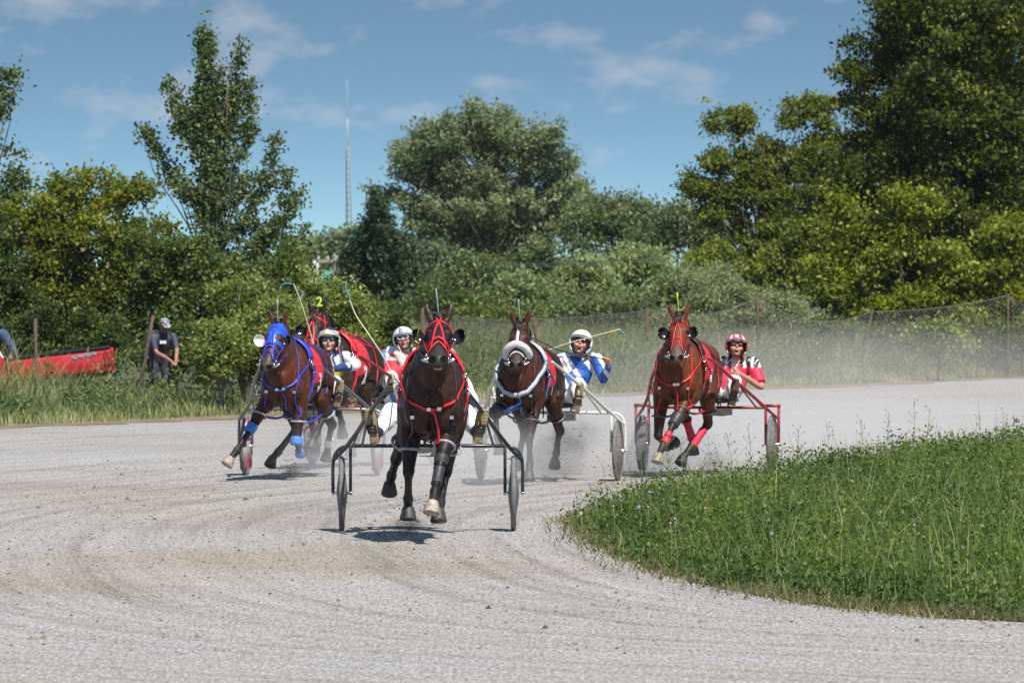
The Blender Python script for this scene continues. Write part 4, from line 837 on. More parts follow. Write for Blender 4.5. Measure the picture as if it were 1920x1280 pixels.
    for a, b in ((0, 2), (1, 3)):
        p0 = hob[a]+np.array([0, .085, -.01]); p1 = hob[b]+np.array([0, -.085, 0]); m_ = (p0+p1)/2+np.array([0, 0, -.04]); g.ribbon(catmull([p0, m_, p1], 6), [(1, 0, .1)]*13, .028, .006)
        for q in (a,): 
            e = hob[q]; s = 1 if q == 0 else -1; tp = np.array([.20*s, -.66, .84+lift]); g.ribbon(catmull([tp, (tp+e)/2+np.array([.02*s, -.05, 0]), e+np.array([.0, -.085, 0.01])], 6), [(0, -1, .1)]*13, .020, .005)
        e = hob[b]; s = 1 if b == 2 else -1; tp = np.array([.27*s, .34, 1.0+lift]); g.ribbon(catmull([tp, (tp+e)/2+np.array([.03*s, 0, 0]), e+np.array([.08*s, 0, 0])], 6), [(s, 0, .1)]*13, .020, .005)
    g.build('hobble_strap', style.get('hobs', hm), t)
    g = G()
    for (x, y, z) in ((.20, -.84, 1.02), (-.20, -.84, 1.02), (0, -.97, zb), (.27, -.42, 1.37), (-.27, -.42, 1.37), (.07, -.95, zb+.02)):
        h_ = bv.find_nearest(Vector((x, y, z+lift))); q = np.array(h_[0]+h_[1]*.014); g.box(q, (.016, .006, .014)); 
    g.build('buckle', chrome, t, smooth=False)
    # saddle cloth with number
    if style.get('cloth', True):
        def pc(p, n): return (p[:, 1] > -.30) & (p[:, 1] < .17) & (p[:, 2] > 1.10+lift+.10*(p[:, 1]+.3)) & (np.abs(p[:, 0]) < .5)
        shell(me, pc, .014, 'saddle_cloth', red_cloth, t, .006)
        if style.get('num'):
            M = Matrix.Rotation(R(90), 4, 'Z') @ Matrix.Rotation(R(90), 4, 'X')
            for s in (1, -1): text_side(style['num'], t, bv, s, -.06, 1.30+lift, .26)
    # boots and bandages
    for k, lo, hi, mt, gr in style.get('boots', ()):
        kn, fe, pa, el = segs[k]; 
        if lo < 0: a, b, l0, l1 = el, kn, 1+lo, 1+hi
        else: a, b, l0, l1 = kn, fe, lo, hi
        if lo >= 1: a, b, l0, l1 = fe, pa, lo-1, hi-1
        ring = 7; pts = [a+(b-a)*q for q in np.linspace(l0, l1, ring)]; rd = []
        for p_ in pts:
            rmax = .030
            for th in np.linspace(0, math.tau, 12, endpoint=False):
                ax = unit(b-a); u_ = unit(np.cross(ax, (0, .2, 1)) if abs(ax[2]) < .9 else np.cross(ax, (0, 1, 0))); w_ = np.cross(ax, u_); dr = u_*math.cos(th)+w_*math.sin(th)
                hh = bv.ray_cast(Vector(p_+dr*.10), Vector(-dr), .1)
                if hh[0] is not None: rmax = max(rmax, np.linalg.norm(np.array(hh[0])-p_))
            rd.append((min(rmax, .068)+gr,)*2)
        g = G(); g.loft(pts, rd, n=14, sub=2, cap=.1); g.build('leg_boot', mt, t)
    return t, hp, bv, lift
def text_mesh(txt, size):
    cu = bpy.data.curves.new('txt', 'FONT'); cu.body = txt; cu.size = size; cu.align_x = 'CENTER'; cu.align_y = 'CENTER'; cu.extrude = .002; cu.offset = size*.03; cu.resolution_u = 4
    o = bpy.data.objects.new('txt', cu); COL.objects.link(o); dg = bpy.context.evaluated_depsgraph_get(); dg.update(); me = bpy.data.meshes.new_from_object(o.evaluated_get(dg)); bpy.data.objects.remove(o); return me
def text_on(txt, t, c, size, m, name, parent2=None, rot=None):
    me = text_mesh(txt, size); co = verts_of(me); q = np.stack([co[:, 0], -co[:, 2], co[:, 1]], 1)
    if rot is not None: q = q@np.array(rot).T
    q += np.array(c); me.vertices.foreach_set('co', q.astype(np.float32).ravel()); me.update(); return link_mesh(name, me, m, parent2 or t, False)
def text_side(txt, t, bv, s, yc, zc, size):
    me = text_mesh(txt, size); co = verts_of(me); q = np.zeros_like(co)
    for i, p in enumerate(co):
        y = yc+(p[0] if s < 0 else p[0])*(-1 if s < 0 else 1); z = zc+p[1]
        h = bv.ray_cast(Vector((s*1.0, y, z)), Vector((-s, 0, -.25)), 2.0)
        b = h[0] if h[0] is not None else Vector((s*.3, y, z)); n = h[1] if h[0] is not None else Vector((s, 0, 0)); q[i] = np.array(b+n*(.024+p[2]))
    me.vertices.foreach_set('co', q.astype(np.float32).ravel()); me.update(); return link_mesh('number', me, white_cloth, t, False)
def mirror(fore, hind):
    f = lambda j: [(-x, y, z) for x, y, z in j]
    return [f(fore[1]), f(fore[0])], [f(hind[1]), f(hind[0])]
DN = (0, -.83, -.56)
# gait A: left legs (+x) forward, right legs back
foreA = [[(.14, -.55, .93), (.07, -.92, .66), (.03, -1.10, .45), (.01, -1.20, .355), (-.005, -1.235, .25)],
         [(-.18, -.50, .93), (-.20, -.64, .59), (-.205, -.52, .37), (-.205, -.47, .28), (-.205, -.49, .18)]]
hindA = [[(.17, .28, .93), (.11, .52, .58), (.06, .27, .31), (.045, .15, .24), (.045, .12, .13)],
         [(-.21, .46, .93), (-.32, .76, .68), (-.37, 1.03, .52), (-.39, 1.10, .44), (-.395, 1.14, .35)]]
HORSES = {}
h1 = horse('race_horse', 'nearly black lead horse in a black hood and red bridle racing straight at the camera', ((812-960)/F*58.1, 58.1, 0), R(0), 1.0, (.036, .0135, .009), (.008, .006, .006), foreA, hindA,
    ((0.06, -1.06, 1.82), (0, -.90, -.45), (1, 0, 0)), dict(lift=.03, wid=.94, bridle=red_web, bw=.021, hood=black_cloth, hoodlen=.345, cups=(black_plastic, black_plastic), harness=red_web, hw=.026, girth=leather, saddle=red_web, hob=grey_tube, hobs=leather, hang=leather, light=(0,), jaw=.016, teeth=True, noforelock=True, num='1', boots=((0, .15, .75, black_boot, .008), (0, -.18, .0, black_boot, .004)), collar=1.06, rodlean=-.012))
HORSES['h1'] = h1
# gold ball hanging beside the blinker
g = G(); hp = h1[1]; a = hp(-.185, .20, 0.02); g.tube([a+np.array([.02, 0, .05]), a+np.array([0, 0, -.03])], .003, 4, 1); g.ell(a+np.array([-.01, 0, -.07]), (.026, .026, .029)); g.build('gold_bobble', mat('gold_ball', (.50, .30, .05), .45), h1[0])
f3, h3_ = mirror(foreA, hindA)
fore3 = [[(.17, -.52, .90), (.15, -.62, .46), (.13, -.36, .30), (.12, -.27, .30), (.11, -.18, .33)],
         [(-.20, -.58, .92), (-.34, -.84, .60), (-.46, -1.00, .36), (-.52, -1.07, .27), (-.57, -1.11, .18)]]
hind3 = [[(.20, .44, .92), (.24, .80, .62), (.16, 1.02, .38), (.13, 1.06, .28), (.11, 1.08, .18)],
         [(-.18, .26, .93), (-.10, .46, .58), (-.24, .16, .32), (-.29, .04, .24), (-.31, -.02, .14)]]
h3 = horse('race_horse', 'reddish bay horse in a shiny blue hood and blue harness', (-2.40, 75.7, 0), R(-11), .96, (.080, .021, .008), (.014, .010, .009), fore3, hind3,
    ((.02, -1.00, 1.76), (-.10, -.66, -.74), (1, -.12, 0)), dict(bridle=blue_web, bw=.018, hood=blue_cloth, hoodlen=.30, cups=(black_plastic, white_plastic), harness=blue_web, hw=.022, girth=blue_web, saddle=blue_web, hob=grey_tube, hobs=blue_web, hang=blue_web, collar_mat=blue_web, light=(1,), noforelock=True, num='3', muzzle=(.06, .045, .04), boots=((0, -.10, .10, skyblue, .008), (1, -.12, .12, skyblue, .010), (2, .7, 1.0, white_tape, .004), (0, .75, 1.0, skyblue, .006)), wid=.93, collar=1.0, rodlean=-.006))
HORSES['h3'] = h3
fore4 = [[(.16, -.52, .93), (.13, -.70, .54), (.13, -.66, .25), (.13, -.72, .16), (.13, -.74, .06)],
         [(-.18, -.56, .92), (-.22, -.92, .83), (-.21, -.86, .56), (-.20, -.80, .46), (-.20, -.78, .36)]]
hind4 = [[(.21, .46, .93), (.22, .78, .60), (.15, 1.02, .34), (.12, 1.08, .25), (.11, 1.12, .15)], [(-.17, .30, .92), (-.14, .52, .58), (-.15, .22, .32), (-.16, .10, .26), (-.16, .05, .16)]]
h4 = horse('race_horse', 'bay horse with a fluffy white roll across its nose and pale breast strap', (.18, 73.9, 0), R(-10), .95, (.052, .014, .007), (.022, .010, .007), fore4, hind4,
    ((.08, -1.00, 1.79), (.04, -.72, -.68), (1, 0, 0)), dict(bridle=leather, bw=.018, shadow_roll=True, low_nose=False, harness=skyblue, hw=.034, girth=leather, saddle=fleece, hob=dark_tube, hobs=leather, hang=leather, collar_mat=pale_web, ct=.028, cw=1.3, num='1', muzzle=(.055, .038, .034), boots=((1, -.22, .06, black_boot, .014),), wid=.93, collar=.98))
HORSES['h4'] = h4
fore5 = [[(.15, -.56, .93), (.02, -.92, .62), (-.06, -1.12, .38), (-.09, -1.22, .28), (-.11, -1.26, .17)],
         [(-.19, -.52, .92), (-.22, -.60, .48), (-.16, -.36, .34), (-.13, -.27, .36), (-.10, -.19, .40)]]
hind5 = [[(.19, .30, .93), (.15, .54, .60), (.02, .26, .34), (-.06, .12, .22), (-.09, .06, .12)], [(-.17, .46, .92), (-.16, .78, .66), (-.12, .98, .42), (-.11, 1.02, .32), (-.11, 1.04, .22)]]
h5 = horse('race_horse', 'glossy chestnut horse with red bridle, open black blinkers and red leg wraps at the right', (1.97, 76.9, 0), R(-12), .98, (.125, .032, .010), (.030, .017, .012), fore5, hind5,
    ((.10, -1.00, 1.79), (.08, -.72, -.68), (1, .05, 0)), dict(bridle=red_web, bw=.015, cups=(black_plastic, black_plastic), cupr=.075, harness=red_web, hw=.021, girth=leather, saddle=leather, hob=dark_tube, hobs=red_web, hang=red_web, light=(0,), num='4', muzzle=(.10, .075, .065), boots=((0, -.28, .04, black_boot, .012), (0, .42, .60, red_boot, .006), (0, .66, .90, red_boot, .006), (2, .30, 1.0, red_boot, .005), (3, .1, 1.0, red_boot, .005)), wid=.92, collar=1.02, rodmat=mat('lime_rod', (.5, .7, .05), .5)))
HORSES['h5'] = h5
h2 = horse('race_horse', 'dark brown horse with red bridle and yellow number two plate behind the blue hooded one', (-1.98, 80.2, 0), R(-17), .98, (.030, .015, .010), (.012, .009, .009), foreA, hindA,
    ((.0, -.98, 1.82), (.0, -.64, -.76), (1, -.1, 0)), dict(bridle=red_web, bw=.021, cups=(None, black_plastic), harness=red_web, hw=.026, girth=red_web, saddle=red_web, hob=grey_tube, hobs=red_web, hang=red_web, plate='2', wid=.9, num='2', muzzle=(.05, .04, .038)))
HORSES['h2'] = h2
# ---------------------------------------------------------------- sulkies
tyre_m = mat('sulky_tyre', (.16, .16, .165), .8, noise=.2, nscale=40); tyre_d = mat('dusty_tyre', (.26, .25, .245), .85)
def sulky(label, loc, yaw, fm, disc_m, sx=.30, tip=(.30, 1.32), seat_x=0.0, square=False, tip_y=-1.62, W=.755, spokes=None):
    t = thing('sulky', label, 'sulky', loc, yaw); rw = .335
    for s in (-1, 1):
        g = G(); x = W*s; 
        g.torus((x, 0, rw), (1, 0, 0), rw-.024, .024, 40, 8); wt = g.build('wheel', tyre_m, t)
        g = G(); n = 32; V = []
        for (xx, r_) in ((.048, .03), (.014, rw-.04), (-.014, rw-.04), (-.048, .03)):
            for j in range(n): V.append((x+xx, r_*math.cos(math.tau*j/n), rw+r_*math.sin(math.tau*j/n)))
        g.add(V, [(i*n+j, i*n+(j+1) % n, (i+1)*n+(j+1) % n, (i+1)*n+j) for i in range(3) for j in range(n)]); g.build('wheel_disc', disc_m, wt)
        if spokes:
            g = G()
            for k in range(5):
                th = math.tau*k/5+.4; g.box((x, (rw*.5)*math.cos(th), rw+(rw*.5)*math.sin(th)), (.036, .036, rw*.40), rot=np.array([[1, 0, 0], [0, math.sin(th), math.cos(th)], [0, -math.cos(th), math.sin(th)]]))
            g.build('disc_stripe', spokes, wt)
        g = G(); g.tube([(x-.075, 0, rw), (x+.075, 0, rw)], .014, 8, 1); g.ell((x-.08, 0, rw), (.012, .02, .02), n=8); g.ell((x+.08, 0, rw), (.012, .02, .02), n=8); g.build('hub', chrome, wt)
        # fork: outer and inner stays down to the hub
        g = G()
        if square: g.tube([(x-.075*s, 0, .76), (x-.075*s, 0, rw)], .017, 8, 1); g.tube([(x+.075*s, 0, .76), (x+.075*s, 0, rw)], .017, 8, 1); g.box((x+.10*s*0, 0, .775), (.095, .018, .018))
        else:
            g.tube([(x-.075*s, 0, .752), (x-.075*s, 0, rw)], .014, 8, 1)
            g.tube([(x-.11*s, 0, .752), (x-.02*s, 0, .745), (x+.045*s, 0, .70), (x+.078*s, 0, .60), (x+.080*s, 0, rw)], .015, 8, 6)
        g.tube([(x-.05*s, .09, rw+.30), (x+.05*s, .09, rw+.30)], .005, 5, 1)
        g.build('fork', fm, t)
        # shaft from the fork forward to the horse's saddle
        g = G(); tx, tz = tip[0]*s, tip[1]
        g.tube([(x+.078*s, 0, .62), (x-.03*s, -.16, .735), (.62*s, -.42, .87), (.54*s, -.76, .99), (.455*s, -1.08, 1.11), (tx+.06*s, -1.38, tz-.075), (tx, tip_y-.05, tz+.01)], [.014, .018, .020, .020, .020, .018, .015], 8, 6); g.build('shaft', fm, t)
        g = G(); g.tube([(.60*s, -.48, .89), (.66*s, -.02, .745)], .010, 6, 1); g.tube([(.50*s, -.93, 1.045), (.58*s, -.02, .745)], .012, 6, 1); g.build('brace', fm, t)
        g = G(); g.torus((.47*s, -.93, .99), (1, 0, .0), .055, .008, 16, 6); g.box((.47*s, -.93, .93), (.035, .05, .008)); g.build('stirrup', fm, t)
        g = G(); g.ell((tx, tip_y+.02, tz), (.020, .045, .022)); g.tube([(tx, tip_y+.02, tz), (tx-.04*s, tip_y+.02, tz+.02)], .008, 6, 1); g.build('shaft_coupling', chrome, t)
    g = G(); g.tube([(-W+.09, 0, .752), (0, 0.0, .752), (W-.09, 0, .752)], .017, 8, 2); g.build('axle_bar', fm, t)
    g = G(); g.loft([(seat_x-.20, .06, .835), (seat_x, .05, .825), (seat_x+.20, .06, .835)], [(.17, .02), (.19, .028), (.17, .02)], side=(0, 1, 0), n=14); g.build('seat', mat('seat_vinyl', (.03, .03, .035), .4), t)
    g = G(); 
    for s in (-1, 1): g.tube([(seat_x+.10*s, 0, .76), (seat_x+.10*s, .06, .81)], .012, 6, 1); g.tube([(seat_x+.11*s, .0, .745), (seat_x+.10*s, .05, .675), (seat_x, .07, .66), (seat_x-.0, .07, .66)], .008, 6, 4)
    g.build('seat_bracket', fm, t)
    g = G(); g.box((seat_x, -.05, .70), (.16, .004, .035)); g.build('mud_screen', mat('screen_plastic', (.42, .41, .38), .5), t, smooth=False)
    return t
blk = mat('sulky_black', (.028, .032, .036), .32, spec=.6, noise=.15); grey_p = mat('sulky_grey', (.17, .18, .19), .3, metal=.4); cream_p = mat('sulky_cream', (.66, .66, .60), .3, noise=.08, coat=.3); red_p = mat('sulky_red', (.34, .035, .04), .4, noise=.35, nscale=9)
disc_g = mat('disc_grey', (.13, .125, .12), .35); disc_w = mat('disc_pale', (.48, .47, .48), .35); disc_t = mat('disc_taupe', (.20, .17, .15), .4, noise=.3)
stripe = mat('disc_red_stripe', (.55, .06, .09), .4)
sulky('black racing sulky behind the dark lead horse', ((802-960)/F*60, 60, 0), 0, blk, disc_g)
sulky('dark grey sulky with red striped wheels behind the blue hooded horse', ((584-960)/F*77.2, 77.2, 0), R(-8), grey_p, disc_w, spokes=stripe, seat_x=.12, tip=(.285, 1.32))
sulky('cream white sulky behind the horse with the fluffy nose roll', ((1030-960)/F*75.2, 75.2, 0), R(-9), cream_p, disc_t, seat_x=.14, tip=(.285, 1.32), W=.765)
sulky('worn red sulky with square forks behind the chestnut horse', ((1326-960)/F*78.2, 78.2, 0), R(-11), red_p, disc_t, seat_x=.14, square=True, tip=(.285, 1.33))
sulky('red and white sulky behind the horse wearing number two', ((700-960)/F*81.6, 81.6, 0), R(-14), red_p, disc_w, seat_x=.16, spokes=stripe, tip=(.285, 1.32))
# ---------------------------------------------------------------- people
skin = mat('skin', rough=.5, spec=.4, noise=.08, attr=True, nscale=40); cloth_a = mat('racing_colours', rough=.62, noise=.07, attr=True, bump=.012, bscale=14)
white_tr = mat('white_trousers', (.74, .73, .76), .75, bump=.014, bscale=13, noise=.05); navy_tr = mat('dark_trousers', (.03, .035, .05), .8); jeans = mat('blue_jeans', (.05, .085, .16), .85, noise=.25, bump=.012, bscale=14)
helmet_a = mat('helmet_shell', rough=.22, spec=.5, noise=.03, attr=True, coat=.5); glass_d = mat('dark_lens', (.012, .013, .015), .08, spec=.7); glass_b = mat('blue_mirror_lens', (.02, .20, .42), .10, metal=.6); frame_w = mat('goggle_frame', (.6, .6, .62), .4)
glove_w = mat('white_glove', (.62, .58, .50), .7); boot_b = mat('boot_black', (.025, .026, .03), .5); boot_br = mat('boot_brown', (.17, .115, .085), .8, noise=.25, nscale=20); sole_m = mat('boot_sole', (.33, .25, .14), .8); mouth_m = mat('mouth', (.09, .012, .015), .5)
def hand(g, w, d, n, curl=.8, side=1, point=False, sc_=1.0):
    """palm, four bent fingers, thumb. w wrist, d direction, n palm normal (fingers curl towards it)"""
    w, d, n = np.array(w, float), unit(np.array(d, float)), np.array(n, float); n = unit(n-np.dot(n, d)*d); b = np.cross(d, n)*side; k = sc_
    g.loft([w-d*.01, w+d*.03*k, w+d*.085*k], [(.026*k, .020*k), (.038*k, .017*k), (.042*k, .015*k)], side=b, n=10)
    for i in range(4):
        L = [.036, .042, .040, .032][i]*k; p = w+d*.088*k+b*((i-1.5)*.021)*k; c = curl*(1+.08*i) if not (point and i == 0) else .05; a = d; pts = [p-d*.012]; rr = [.0100*k]
        for q in range(3):
            ang = c*(.75 if q == 0 else 1.0)*(q+1); a = d*math.cos(ang)+n*math.sin(ang); p = p+a*L*(1, .75, .6)[q]; pts.append(p); rr.append((.0098-.0010*q)*k)
        g.loft(pts, rr, side=b, n=7, sub=3)
    t0 = w+d*.025*k-b*.030*k; t1 = t0+unit(d*.7-b*.6+n*.35)*.035*k; t2 = t1+unit(d*.8+b*.15+n*.75)*.032*k; g.loft([t0, t1, t2], [.013*k, .0115*k, .009*k], side=b, n=7, sub=3)
def rotm(yaw, pitch, roll):
    return np.array((Matrix.Rotation(yaw, 3, 'Z') @ Matrix.Rotation(pitch, 3, 'X') @ Matrix.Rotation(roll, 3, 'Y')))
def person(label, loc, yaw, J, o):
    t = thing('person', label, 'person', loc, yaw); A = {k: np.array(v, float) for k, v in J.items()}
    hc = A['head']; M = rotm(*[R(v) for v in o.get('head', (0, 0, 0))]); hp = lambda x, y, z: hc+M@np.array([x, y, z])
    pel, ch, nk = A['pelvis'], A['chest'], A['neck']; g = G(); st = o.get('stout', 1.0)
    up = unit(nk-pel); sx = A['shL']-A['shR']; sx = unit(sx)
    tor = [pel-up*.06, pel+up*.06, pel*.5+ch*.5, ch, ch*.35+nk*.65, nk-up*.01]; tr_ = [(.155, .11), (.160*st, .12*st), (.150*st, .115*st), (.175, .12), (.165, .095), (.07, .065)]
    g.loft(tor, tr_, side=sx, n=16)
    g.loft([nk-up*.03, nk+(hc-nk)*.5, hp(0, .02, -.06)], [.062, .056, .058], side=sx, n=12)
    # head
    g.ell(hp(0, .012, .02), (.076, .096, .100), rot=M); g.loft([hp(0, -.005, .0), hp(0, -.03, -.055), hp(0, -.055, -.098)], [(.070, .075), (.062, .062), (.034, .030)], side=M@np.array([1, 0, 0]), n=14)
    jw = o.get('jaw', 0.0)
    g.loft([hp(0, -.088, .012), hp(0, -.104, -.012), hp(0, -.118, -.030), hp(0, -.098, -.040)], [(.009, .008), (.011, .010), (.016, .012), (.012, .008)], n=8); g.ell(hp(0, -.080, .035), (.058, .02, .014), rot=M)
    g.ell(hp(0, -.090, -.062), (.026, .012, .010), rot=M); g.ell(hp(0, -.080, -.108-jw), (.024, .018, .016), rot=M)
    for s in (1, -1): g.ell(hp(.045*s, -.068, -.035), (.026, .022, .026), rot=M); g.ell(hp(.079*s, .010, -.01), (.010, .020, .030), rot=M)
    seg = []
    for S, s in (('L', 1), ('R', -1)):
        sh, e, w = A['sh'+S], A['el'+S], A['wr'+S]
        g.loft([sh-sx*s*.04, sh, sh*.5+e*.5, e, e*.45+w*.55, w], [.055, .054, .045, .038, .036, .025], n=10)
        hd_ = o.get('hand'+S, (None, (0, 0, -1), .9, False)); dr = unit(w-e) if hd_[0] is None else unit(np.array(hd_[0], float))
        if not o.get('gloves'): hand(g, w, dr, hd_[1], hd_[2], s, hd_[3])
        A['hd'+S] = dr; A['hn'+S] = hd_
        hp_, kn, an = A['hip'+S], A['kn'+S], A['an'+S]
        g.loft([hp_, hp_*.5+kn*.5, kn, kn*.6+an*.4, an], [.085, .070, .052, .052, .036], n=12)
    me = remesh(g, .0095, 1); co = verts_of(me); sk = np.array(o.get('skin', (.52, .27, .19))); c = np.tile(sk, (len(co), 1))
    q = (co-hc)@M
    red = np.exp(-((q[:, 0]/.018)**2+((q[:, 1]+.115)/.02)**2+((q[:, 2]+.028)/.018)**2))+.5*np.exp(-(((np.abs(q[:, 0])-.045)/.02)**2+((q[:, 2]+.035)/.022)**2+((q[:, 1]+.085)/.03)**2)); c = c*(1-.25*red[:, None]*np.array([0, 1, .9]))
    if o.get('beard'): k = (q[:, 2] < -.05) & (q[:, 1] < .0) & (np.linalg.norm(q, axis=1) < .16); c[k] = c[k]*.6+np.array(o['beard'])*.4
    set_cols(me, c); link_mesh('body', me, skin, t)
    g = G(); g.ell(hp(0, -.101 if not o.get('open') else -.098, -.066-(.006 if o.get('open') else 0)), (.024, .008, .004) if not o.get('open') else (.026, .013, .024*o.get('mo', 1)), rot=M, n=12); g.build('mouth', mouth_m, t)
    if o.get('open'): g = G(); g.box(hp(0, -.107, -.058), (.014, .003, .004), rot=M); g.build('teeth', mat('human_teeth', (.75, .72, .66), .3), t)
    # eyewear or eyes
    ew = o.get('eyes', 'shades'); 
    g = G()
    for s in (1, -1): g.ell(hp(.031*s, -.083, .010), (.014, .010, .009), rot=M, n=10)
    g.build('eyes', mat('eye_white', (.5, .48, .46), .2) if ew is None else eye_m, t)
    if ew:
        g = G()
        for s in (1, -1): g.ell(hp(.033*s, -.098, .010), (.031, .012, .019 if ew != 'goggles' else .023), rot=M, n=14)
        lens = g.build('lenses', {'shades': glass_d, 'blue': glass_b, 'goggles': glass_d, 'clear': mat('purple_lens', (.10, .09, .14), .1)}[ew], t)
        g = G()
        if ew == 'goggles':
            for s in (1, -1): g.torus(hp(.033*s, -.103, .010), M@np.array([0, 1, 0]), .030, .006, 18, 6, up=M@np.array([0, 0, 1]), sy=.8)
        g.tube([hp(-.066, -.082, .014), hp(0, -.108, .018), hp(.066, -.082, .014)], .004, 5, 4)
        for s in (1, -1): g.tube([hp(.066*s, -.080, .014), hp(.080*s, .0, .012)], .004, 5, 1)
        g.build('glasses_frame', frame_w if ew == 'goggles' else glass_d, t)
    # helmet or cap
    hk = o.get('hat', 'helmet')
    if hk == 'helmet':
        V = []; nU, nV = 44, 26; Rr = (.124, .150, .136)
        for i in range(nV+1):
            ph = math.pi*i/nV*.80
            for j in range(nU): th = math.tau*j/nU; V.append((Rr[0]*math.sin(ph)*math.cos(th), .018+Rr[1]*math.sin(ph)*math.sin(th), .018+Rr[2]*math.cos(ph)))
        V = np.array(V); Fq = [(i*nU+j, i*nU+(j+1) % nU, (i+1)*nU+(j+1) % nU, (i+1)*nU+j) for i in range(nV) for j in range(nU)]
        def keep(f):
            m = V[list(f)].mean(0); return m[2] > (.040 if m[1] < -.055 else (.040-(m[1]+.055)*2.9 if m[1] < 0 else -.12))
        Fq = [f for f in Fq if keep(f)]; me = bpy.data.meshes.new('helmet'); me.from_pydata([tuple(hp(*v)) for v in V], [], Fq); me.update(); set_cols(me, np.array([o['hcol'](v) for v in V]))
        ho = link_mesh('helmet', me, helmet_a, t); sd = ho.modifiers.new('t', 'SOLIDIFY'); sd.thickness = .010; sd.offset = -1
        g = G(); pts = []
        for a in np.linspace(-1.25, 1.25, 13): pts.append(hp(.128*math.sin(a), .018-.157*math.cos(a)-.006, .044+.010*math.cos(a)))
        g.loft(pts, [(.006, .004)]+[(.012, .006)]*11+[(.006, .004)], side=M@np.array([0, -1, .3]), n=8, sub=2); g.build('helmet_brim', mat('brim_'+o.get('brim', 'white'), {'white': (.66, .65, .60), 'red': (.55, .3, .3), 'cream': (.62, .55, .38)}[o.get('brim', 'white')], .35), ho)
        g = G(); 
        for s in (1, -1): g.ribbon([hp(.086*s, -.01, -.02), hp(.074*s, -.035, -.075), hp(.03*s, -.055, -.125), hp(0, -.06, -.130)], [M@np.array([s, -.3, 0])]*4, .016, .004)
        g.build('chin_strap', leather, ho)
        if o.get('mark'): o['mark'](ho, hp, M)
    elif hk == 'cap':
        g = G(); g.ell(hp(0, .012, .045), (.086, .104, .085), rot=M); g.loft([hp(0, -.075, .050), hp(0, -.13, .036), hp(0, -.165, .022)], [(.078, .010), (.070, .008), (.045, .006)], side=M@np.array([1, 0, 0]), n=12); g.build('cap', mat('camo_cap', (.24, .26, .30), .8, noise=.9, nscale=14), t)
    # jacket or shirt
    g = G(); e = .020
    g.loft(tor, [(a+e, b+e) for a, b in tr_[:-1]]+[(.078, .072)], side=sx, n=18, cap=.3)
    for S, s in (('L', 1), ('R', -1)):
        sh, el, w = A['sh'+S], A['el'+S], A['wr'+S]
        if o.get('short'): g.loft([sh-sx*s*.05, sh, sh*.55+el*.45, sh*.15+el*.85], [k_*o.get('slv', 1) for k_ in (.078, .078, .074, .072)], n=12, cap=.1)
        else: g.loft([sh-sx*s*.05, sh, sh*.5+el*.5, el, el*.5+w*.5, w], [.076, .074, .064, .056, .048, .038], n=12, cap=.2)
    me = remesh(g, .0125, 2); co = verts_of(me); nn = np.empty(len(co)*3, np.float32); me.vertices.foreach_get('normal', nn); nn = nn.reshape(-1, 3)
    co += nn*(.005*fbm(co[:, 0]*22+co[:, 2]*9, co[:, 2]*16-co[:, 1]*14, 3, 1.0))[:, None]; me.vertices.foreach_set('co', co.astype(np.float32).ravel()); me.update()
    set_cols(me, o['top'](co, A, nn)); jk = link_mesh('shirt' if o.get('short') else 'jacket', me, cloth_a, t)
    g = G(); g.torus(nk+up*.012, up, .070, .014, 20, 8); g.build('collar', mat('collar_'+o.get('collar', 'white'), {'white': (.7, .7, .72), 'navy': (.02, .03, .08), 'black': (.02, .02, .02)}[o.get('collar', 'white')], .7), jk)
    # trousers
    g = G(); g.loft(tor[:2], [(.172, .128), (.168, .124)], side=sx, n=16, sub=2)
    for S in 'LR':
        hp_, kn, an = A['hip'+S], A['kn'+S], A['an'+S]; g.loft([hp_, hp_*.5+kn*.5, kn, kn*.55+an*.45, an*.95+kn*.05], [.112, .098, .082, .080, .060], n=14, cap=.3)
    me = remesh(g, .0125, 2); co = verts_of(me); nn = np.empty(len(co)*3, np.float32); me.vertices.foreach_get('normal', nn); nn = nn.reshape(-1, 3)
    co += nn*(.009*fbm(co[:, 0]*20+co[:, 1]*12, co[:, 2]*22-co[:, 1]*10, 6, 1.0))[:, None]; me.vertices.foreach_set('co', co.astype(np.float32).ravel()); me.update(); link_mesh('trousers', me, o.get('legs', white_tr), t)
    for S, s in (('L', 1), ('R', -1)):
        if o.get('gloves'):
            g = G(); hd_ = A['hn'+S]; hand(g, A['wr'+S], A['hd'+S], hd_[1], hd_[2], s, hd_[3], 1.15); g.loft([A['wr'+S]-A['hd'+S]*.05, A['wr'+S]+A['hd'+S]*.02], [.034, .032], n=10, sub=2)
            me = remesh(g, .007, 1); link_mesh('glove', me, o.get('glove_mat', glove_w), t)
        if 'fo'+S in A:
            an, to = A['an'+S], A['fo'+S]; d = unit(to-an); sh_dir = unit(an-A['kn'+S]); heel = an+sh_dir*.06-d*.05; g = G()
            g.loft([A['kn'+S]*.35+an*.65, an, an+sh_dir*.045], [.055, .052, .045], n=12, cap=.3); g.loft([heel, heel+d*.10, heel+d*.19, heel+d*.285], [(.038, .036), (.045, .042), (.050, .032), (.040, .022)], side=sx, n=12)
            me = remesh(g, .009, 2); bo = link_mesh('boot', me, o.get('boots', boot_b), t); g = G(); sp = sh_dir*.034
            g.loft([heel+sp-d*.01, heel+sp+d*.10, heel+sp+d*.20, heel+sp+d*.30], [(.040, .010), (.040, .010), (.052, .010), (.038, .010)], side=sx, n=14, cap=.2)
            for k in range(11):
                for q2 in (-1, 1): g.box(heel+sp*1.26+d*(.0+.028*k)+sx*.018*q2, (.020, .0015, .003), rot=np.stack([unit(sx+d*.5*q2), sh_dir, unit(d-sx*.5*q2)], 1))
            g.build('boot_sole', o.get('sole', sole_m), bo)
            g = G(); q_ = heel+sp*1.5+d*.12
